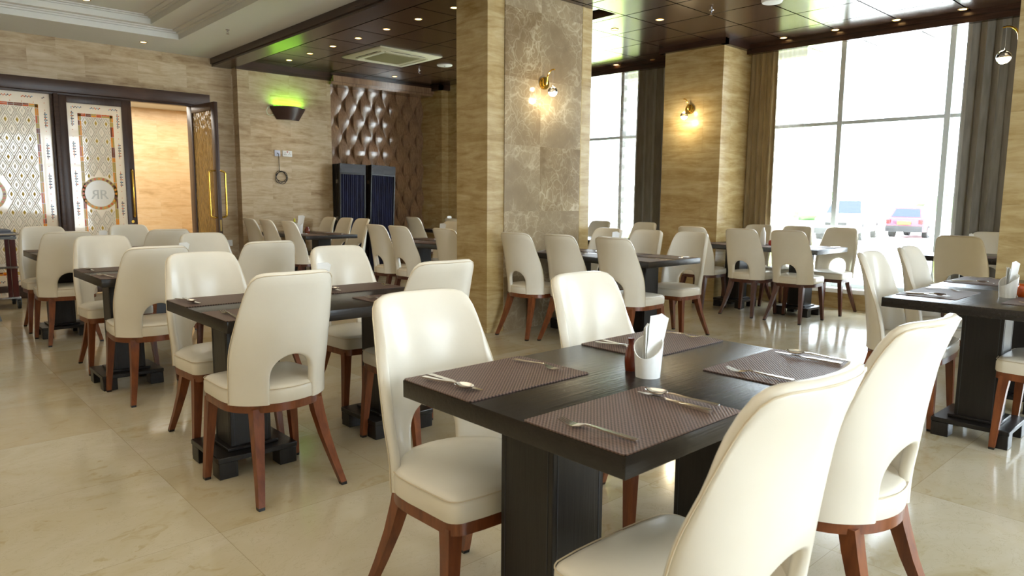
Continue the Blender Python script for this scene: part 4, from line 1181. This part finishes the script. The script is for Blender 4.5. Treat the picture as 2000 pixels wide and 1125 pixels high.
# ================================================================== TROLLEY
t = thing('serving_trolley', 'metal and red wood serving trolley at the left edge', 'trolley', (.72, 9.62, 0), 0)
for z in (.11, .45, .775):
    g = G().rbox(-.46, .46, -.22, .22, z, z+.025, .004, 1); obj('shelf', g, 'chrome' if z < .7 else 'grey_board', t)
g = G().tube([(-.5, -.26, .83), (.5, -.26, .83), (.5, .26, .83), (-.5, .26, .83)], .010, 8, True); obj('rail', g, 'chrome', t)
for sx in (-1, 1):
    for sy_ in (-1, 1):
        g = G().rbox(sx*.42-.028, sx*.42+.028, sy_*.18-.028, sy_*.18+.028, .12, .77, .004, 1); p = obj('post', g, 'trolley_wood', t)
        g = G().lathe([(.018, .77), (.018, .83), (.001, .832)], 12, (sx*.42, sy_*.18)); obj('post_cap', g, 'white_plastic', p)
        g = G(); cx, cy = sx*.44, sy_*.2
        rings = [[(cx+xx, cy+.05*cos(2*PI*i/18), .05+.05*sin(2*PI*i/18)) for i in range(18)] for xx in (-.014, .014)]
        g.loft(rings, True, True); cs = obj('caster', g, 'rubber', t)
        g = G().box(cx-.022, cx-.016, cy-.03, cy+.02, .045, .115); g.box(cx+.016, cx+.022, cy-.03, cy+.02, .045, .115); g.box(cx-.022, cx+.022, cy-.03, cy+.03, .105, .115)
        rings = [[(cx+xx, cy+.028*cos(2*PI*i/14), .05+.028*sin(2*PI*i/14)) for i in range(14)] for xx in (-.016, .016)]; g.loft(rings, True, True)
        obj('caster_bracket', g, 'caster_grey', cs)
g = G()
for k in range(3): g.rbox(.30-.46, .86-.40-.02*k, -.2, .2, .801+.026*k, .826+.026*k, .011, 3)
o = obj('folded_cloth', g, 'grey_cloth', ang=60, loc=(.72, 9.62, 0)); tag(o, 'folded grey cloth lying on top of the serving trolley', 'cloth')
g = G(); g.hexa([(0, 0), (.30, 0), (.30, .02), (0, .02)], 0, .62)
g.v = [(x*(1-.45*z/.62), y+.18*z/.62, z) for x, y, z in g.v]
o = obj('floor_sign', g, 'grey_board', loc=(.60, 8.55, 0)); tag(o, 'grey leaning board standing on the floor at the left edge', 'board')

# ================================================================== OUTSIDE
g = G().box(8.75, 120, -60, 110, -.60, -.45); struct('ground_outside', g, 'asphalt')
g = G(); 
rnd = random.Random(3)
def mound(g, cx, cy, rx, ry, h, n=26, m=9, seed=1):
    rr = random.Random(seed); rings = []
    for k in range(m+1):
        a = PI/2*k/m; ring_ = []
        for i in range(n):
            b = 2*PI*i/n; q = 1+.12*rr.uniform(-1, 1)
            ring_.append((cx+rx*cos(a)*cos(b)*q, cy+ry*cos(a)*sin(b)*q, -.45+h*sin(a)*q))
        rings.append(ring_)
    g.loft(rings, True, True)
o = obj('grass_verge', G().hexa([(12, 5.6), (28, 12.6), (30, 15), (30, 23), (12, 12)], -.45, -.38), 'grass'); tag(o, 'bright green grass verge outside the large window', 'grass', kind='stuff')
for i, (cx, cy, rx, ry, h, lb) in enumerate(((20, 21.5, 1.5, 1.5, 1.4, 'green bush outside the far window, low at its left side'), (48, 31, 4, 2, 2.0, 'pale distant bush behind the grass, left of the cars'), (66, 28, 5, 3, 2.4, 'pale distant tree clump beyond the white car'), (70, 20, 4, 3, 2.2, 'pale distant tree clump between the two cars'))):
    g = G(); mound(g, cx, cy, rx, ry, h, seed=i+3); tag(obj('bush', g, 'shrub', ang=20), lb, 'bush')
def car(name, label, loc, rz, paint, suv, plate_m):
    t = thing(name, label, 'car', loc, rz)
    L_, W_ = (4.7, .93) if suv else (3.9, .84)
    H_ = 1.85 if suv else 1.48; belt = 1.08 if suv else .92
    # local +x is forward
    if suv: low = [(-L_/2, .35), (-L_/2-.02, .75), (-L_/2+.05, belt), (.95, belt+.02), (2.1, .98), (2.33, .78), (2.35, .35)]; top = [(-L_/2+.10, belt), (-L_/2+.30, H_-.04), (-.5, H_), (.45, H_-.05), (1.15, belt)]
    else: low = [(-L_/2+.02, .30), (-L_/2, .62), (-L_/2+.10, belt), (.75, belt), (1.6, .80), (1.92, .62), (1.95, .28)]; top = [(-L_/2+.12, belt), (-L_/2+.50, H_-.05), (-.3, H_), (.25, H_-.05), (1.0, belt)]
    g = G()
    def ext(prof, ws):
        n = len(prof); rings = []
        for s_, ins in ((-1, 1), (-1, 0), (1, 0), (1, 1)):
            pass
        rings = []
        for yy, k in ws: rings.append([(x*k+(0), yy, z if k > .99 else z-(.03 if z > .5 else 0)) for x, z in prof])
        return rings
    g.loft(ext(low, ((-W_, .975), (-W_+.06, 1), (W_-.06, 1), (W_, .975))), True, True); obj('body', g, paint, t, ang=30)
    g = G(); g.loft([[(x, (W_-.10)*s_*(1-.22*max(0, (z-belt)/(H_-belt))), z) for x, z in top] for s_ in (-1, 1)], True, True); cab = obj('cabin', g, paint, t, ang=30)
    # windows: rear/front screen and side glass
    def glass(nm, pts):
        g = G(); c_ = sum((Vector(p) for p in pts), Vector())/4; n_ = (Vector(pts[1])-Vector(pts[0])).cross(Vector(pts[3])-Vector(pts[0])).normalized()*.012
        if n_.dot(c_-Vector((0, 0, 1.2))) < 0: n_ = -n_
        g.add([tuple(Vector(p)+n_) for p in pts]+[tuple(Vector(p)-n_) for p in pts], [[0, 1, 2, 3], [7, 6, 5, 4], [0, 1, 5, 4], [1, 2, 6, 5], [2, 3, 7, 6], [3, 0, 4, 7]]); obj(nm, g, 'car_glass', cab)
    wt = (W_-.10); r0, r1 = top[0], top[1]; f0, f1 = top[4], top[3]
    def lerp(a, b, q): return (a[0]+(b[0]-a[0])*q, a[1]+(b[1]-a[1])*q)
    for nm, a, b in (('rear_window', r0, r1), ('windscreen', f0, f1)):
        p, q = lerp(a, b, .12), lerp(a, b, .9); wa, wb = wt*(1-.22*.12)-.07, wt*(1-.22*.9)-.07
        glass(nm, [(p[0], -wa, p[1]), (p[0], wa, p[1]), (q[0], wb, q[1]), (q[0], -wb, q[1])])
    for s_ in (-1, 1):
        for xa, xb in ((-.95 if suv else -.85, -.02), (.05, .75)):
            za, zb = belt+.05, H_-.12; ya = wt*(1-.22*.08); yb_ = wt*(1-.22*.85)
            glass('side_window', [(xa-.1, s_*ya, za), (xb, s_*ya, za), (xb-(.0 if xb < 0.5 else .28), s_*yb_, zb), (xa, s_*yb_, zb)])
    for sx in (-1, 1):
        for s_ in (-1, 1):
            cx = sx*(L_/2-.80); R_ = .37 if suv else .30; g = G()
            g.loft([[(cx+R_*cos(2*PI*i/24), s_*(W_-.20)+yy, R_+R_*sin(2*PI*i/24)) for i in range(24)] for yy in (-.11, .11+.02*0)], True, True)
            g.v = [(x, y+s_*.10, z) for x, y, z in g.v]; wh = obj('wheel', g, 'tyre', t)
            g = G(); g.loft([[(cx+R_*.6*cos(2*PI*i/20), s_*(W_+.015)+yy, R_+R_*.6*sin(2*PI*i/20)) for i in range(20)] for yy in (-.012, .012)], True, True); obj('hubcap', g, 'alloy', wh)
    xr = -L_/2-.03
    g = G().rbox(xr-.06, xr+.10, -W_+.03, W_-.03, .28, .58, .03, 2); obj('bumper', g, 'car_black' if not suv else paint, t)
    g = G().rbox(L_/2-.12, L_/2+.06, -W_+.03, W_-.03, .28, .56, .03, 2); obj('bumper', g, 'car_black' if suv else paint, t)
    for s_ in (-1, 1):
        g = G().rbox(-L_/2-.03, -L_/2+.10, s_*(W_-.13)-.10, s_*(W_-.13)+.10, .68, belt-.05, .02, 2); obj('tail_lamp', g, 'tail_red', t)
        g = G().rbox(L_/2-.22, L_/2-.0, s_*(W_-.2)-.16, s_*(W_-.2)+.16, .66, .82, .02, 2); obj('head_lamp', g, 'head_lamp', t)
        g = G().rbox(.55, .72, s_*(W_+.10)-.08, s_*(W_+.10)+.08, belt, belt+.15, .03, 2); obj('wing_mirror', g, paint, t)
    g = G().rbox(L_/2-.05, L_/2+.03, -.45, .45, .66, .80, .01, 1); obj('radiator_grille', g, 'car_black', t)
    zp = .72; g = G().rbox(-L_/2-.05, -L_/2-.02, -.29, .29, zp-.075, zp+.075, .005, 1); obj('number_plate', g, plate_m, t)
car('hatchback_car', 'dark red hatchback parked outside the large window, rear with yellow number plate showing', (38.2, 12.1, -.45), rad(2), 'car_red', False, 'plate_yellow')
car('utility_car', 'white sport utility car parked outside the large window, left of the red hatchback', (33.6, 13.55, -.45), rad(190), 'car_white', True, 'plate_white')
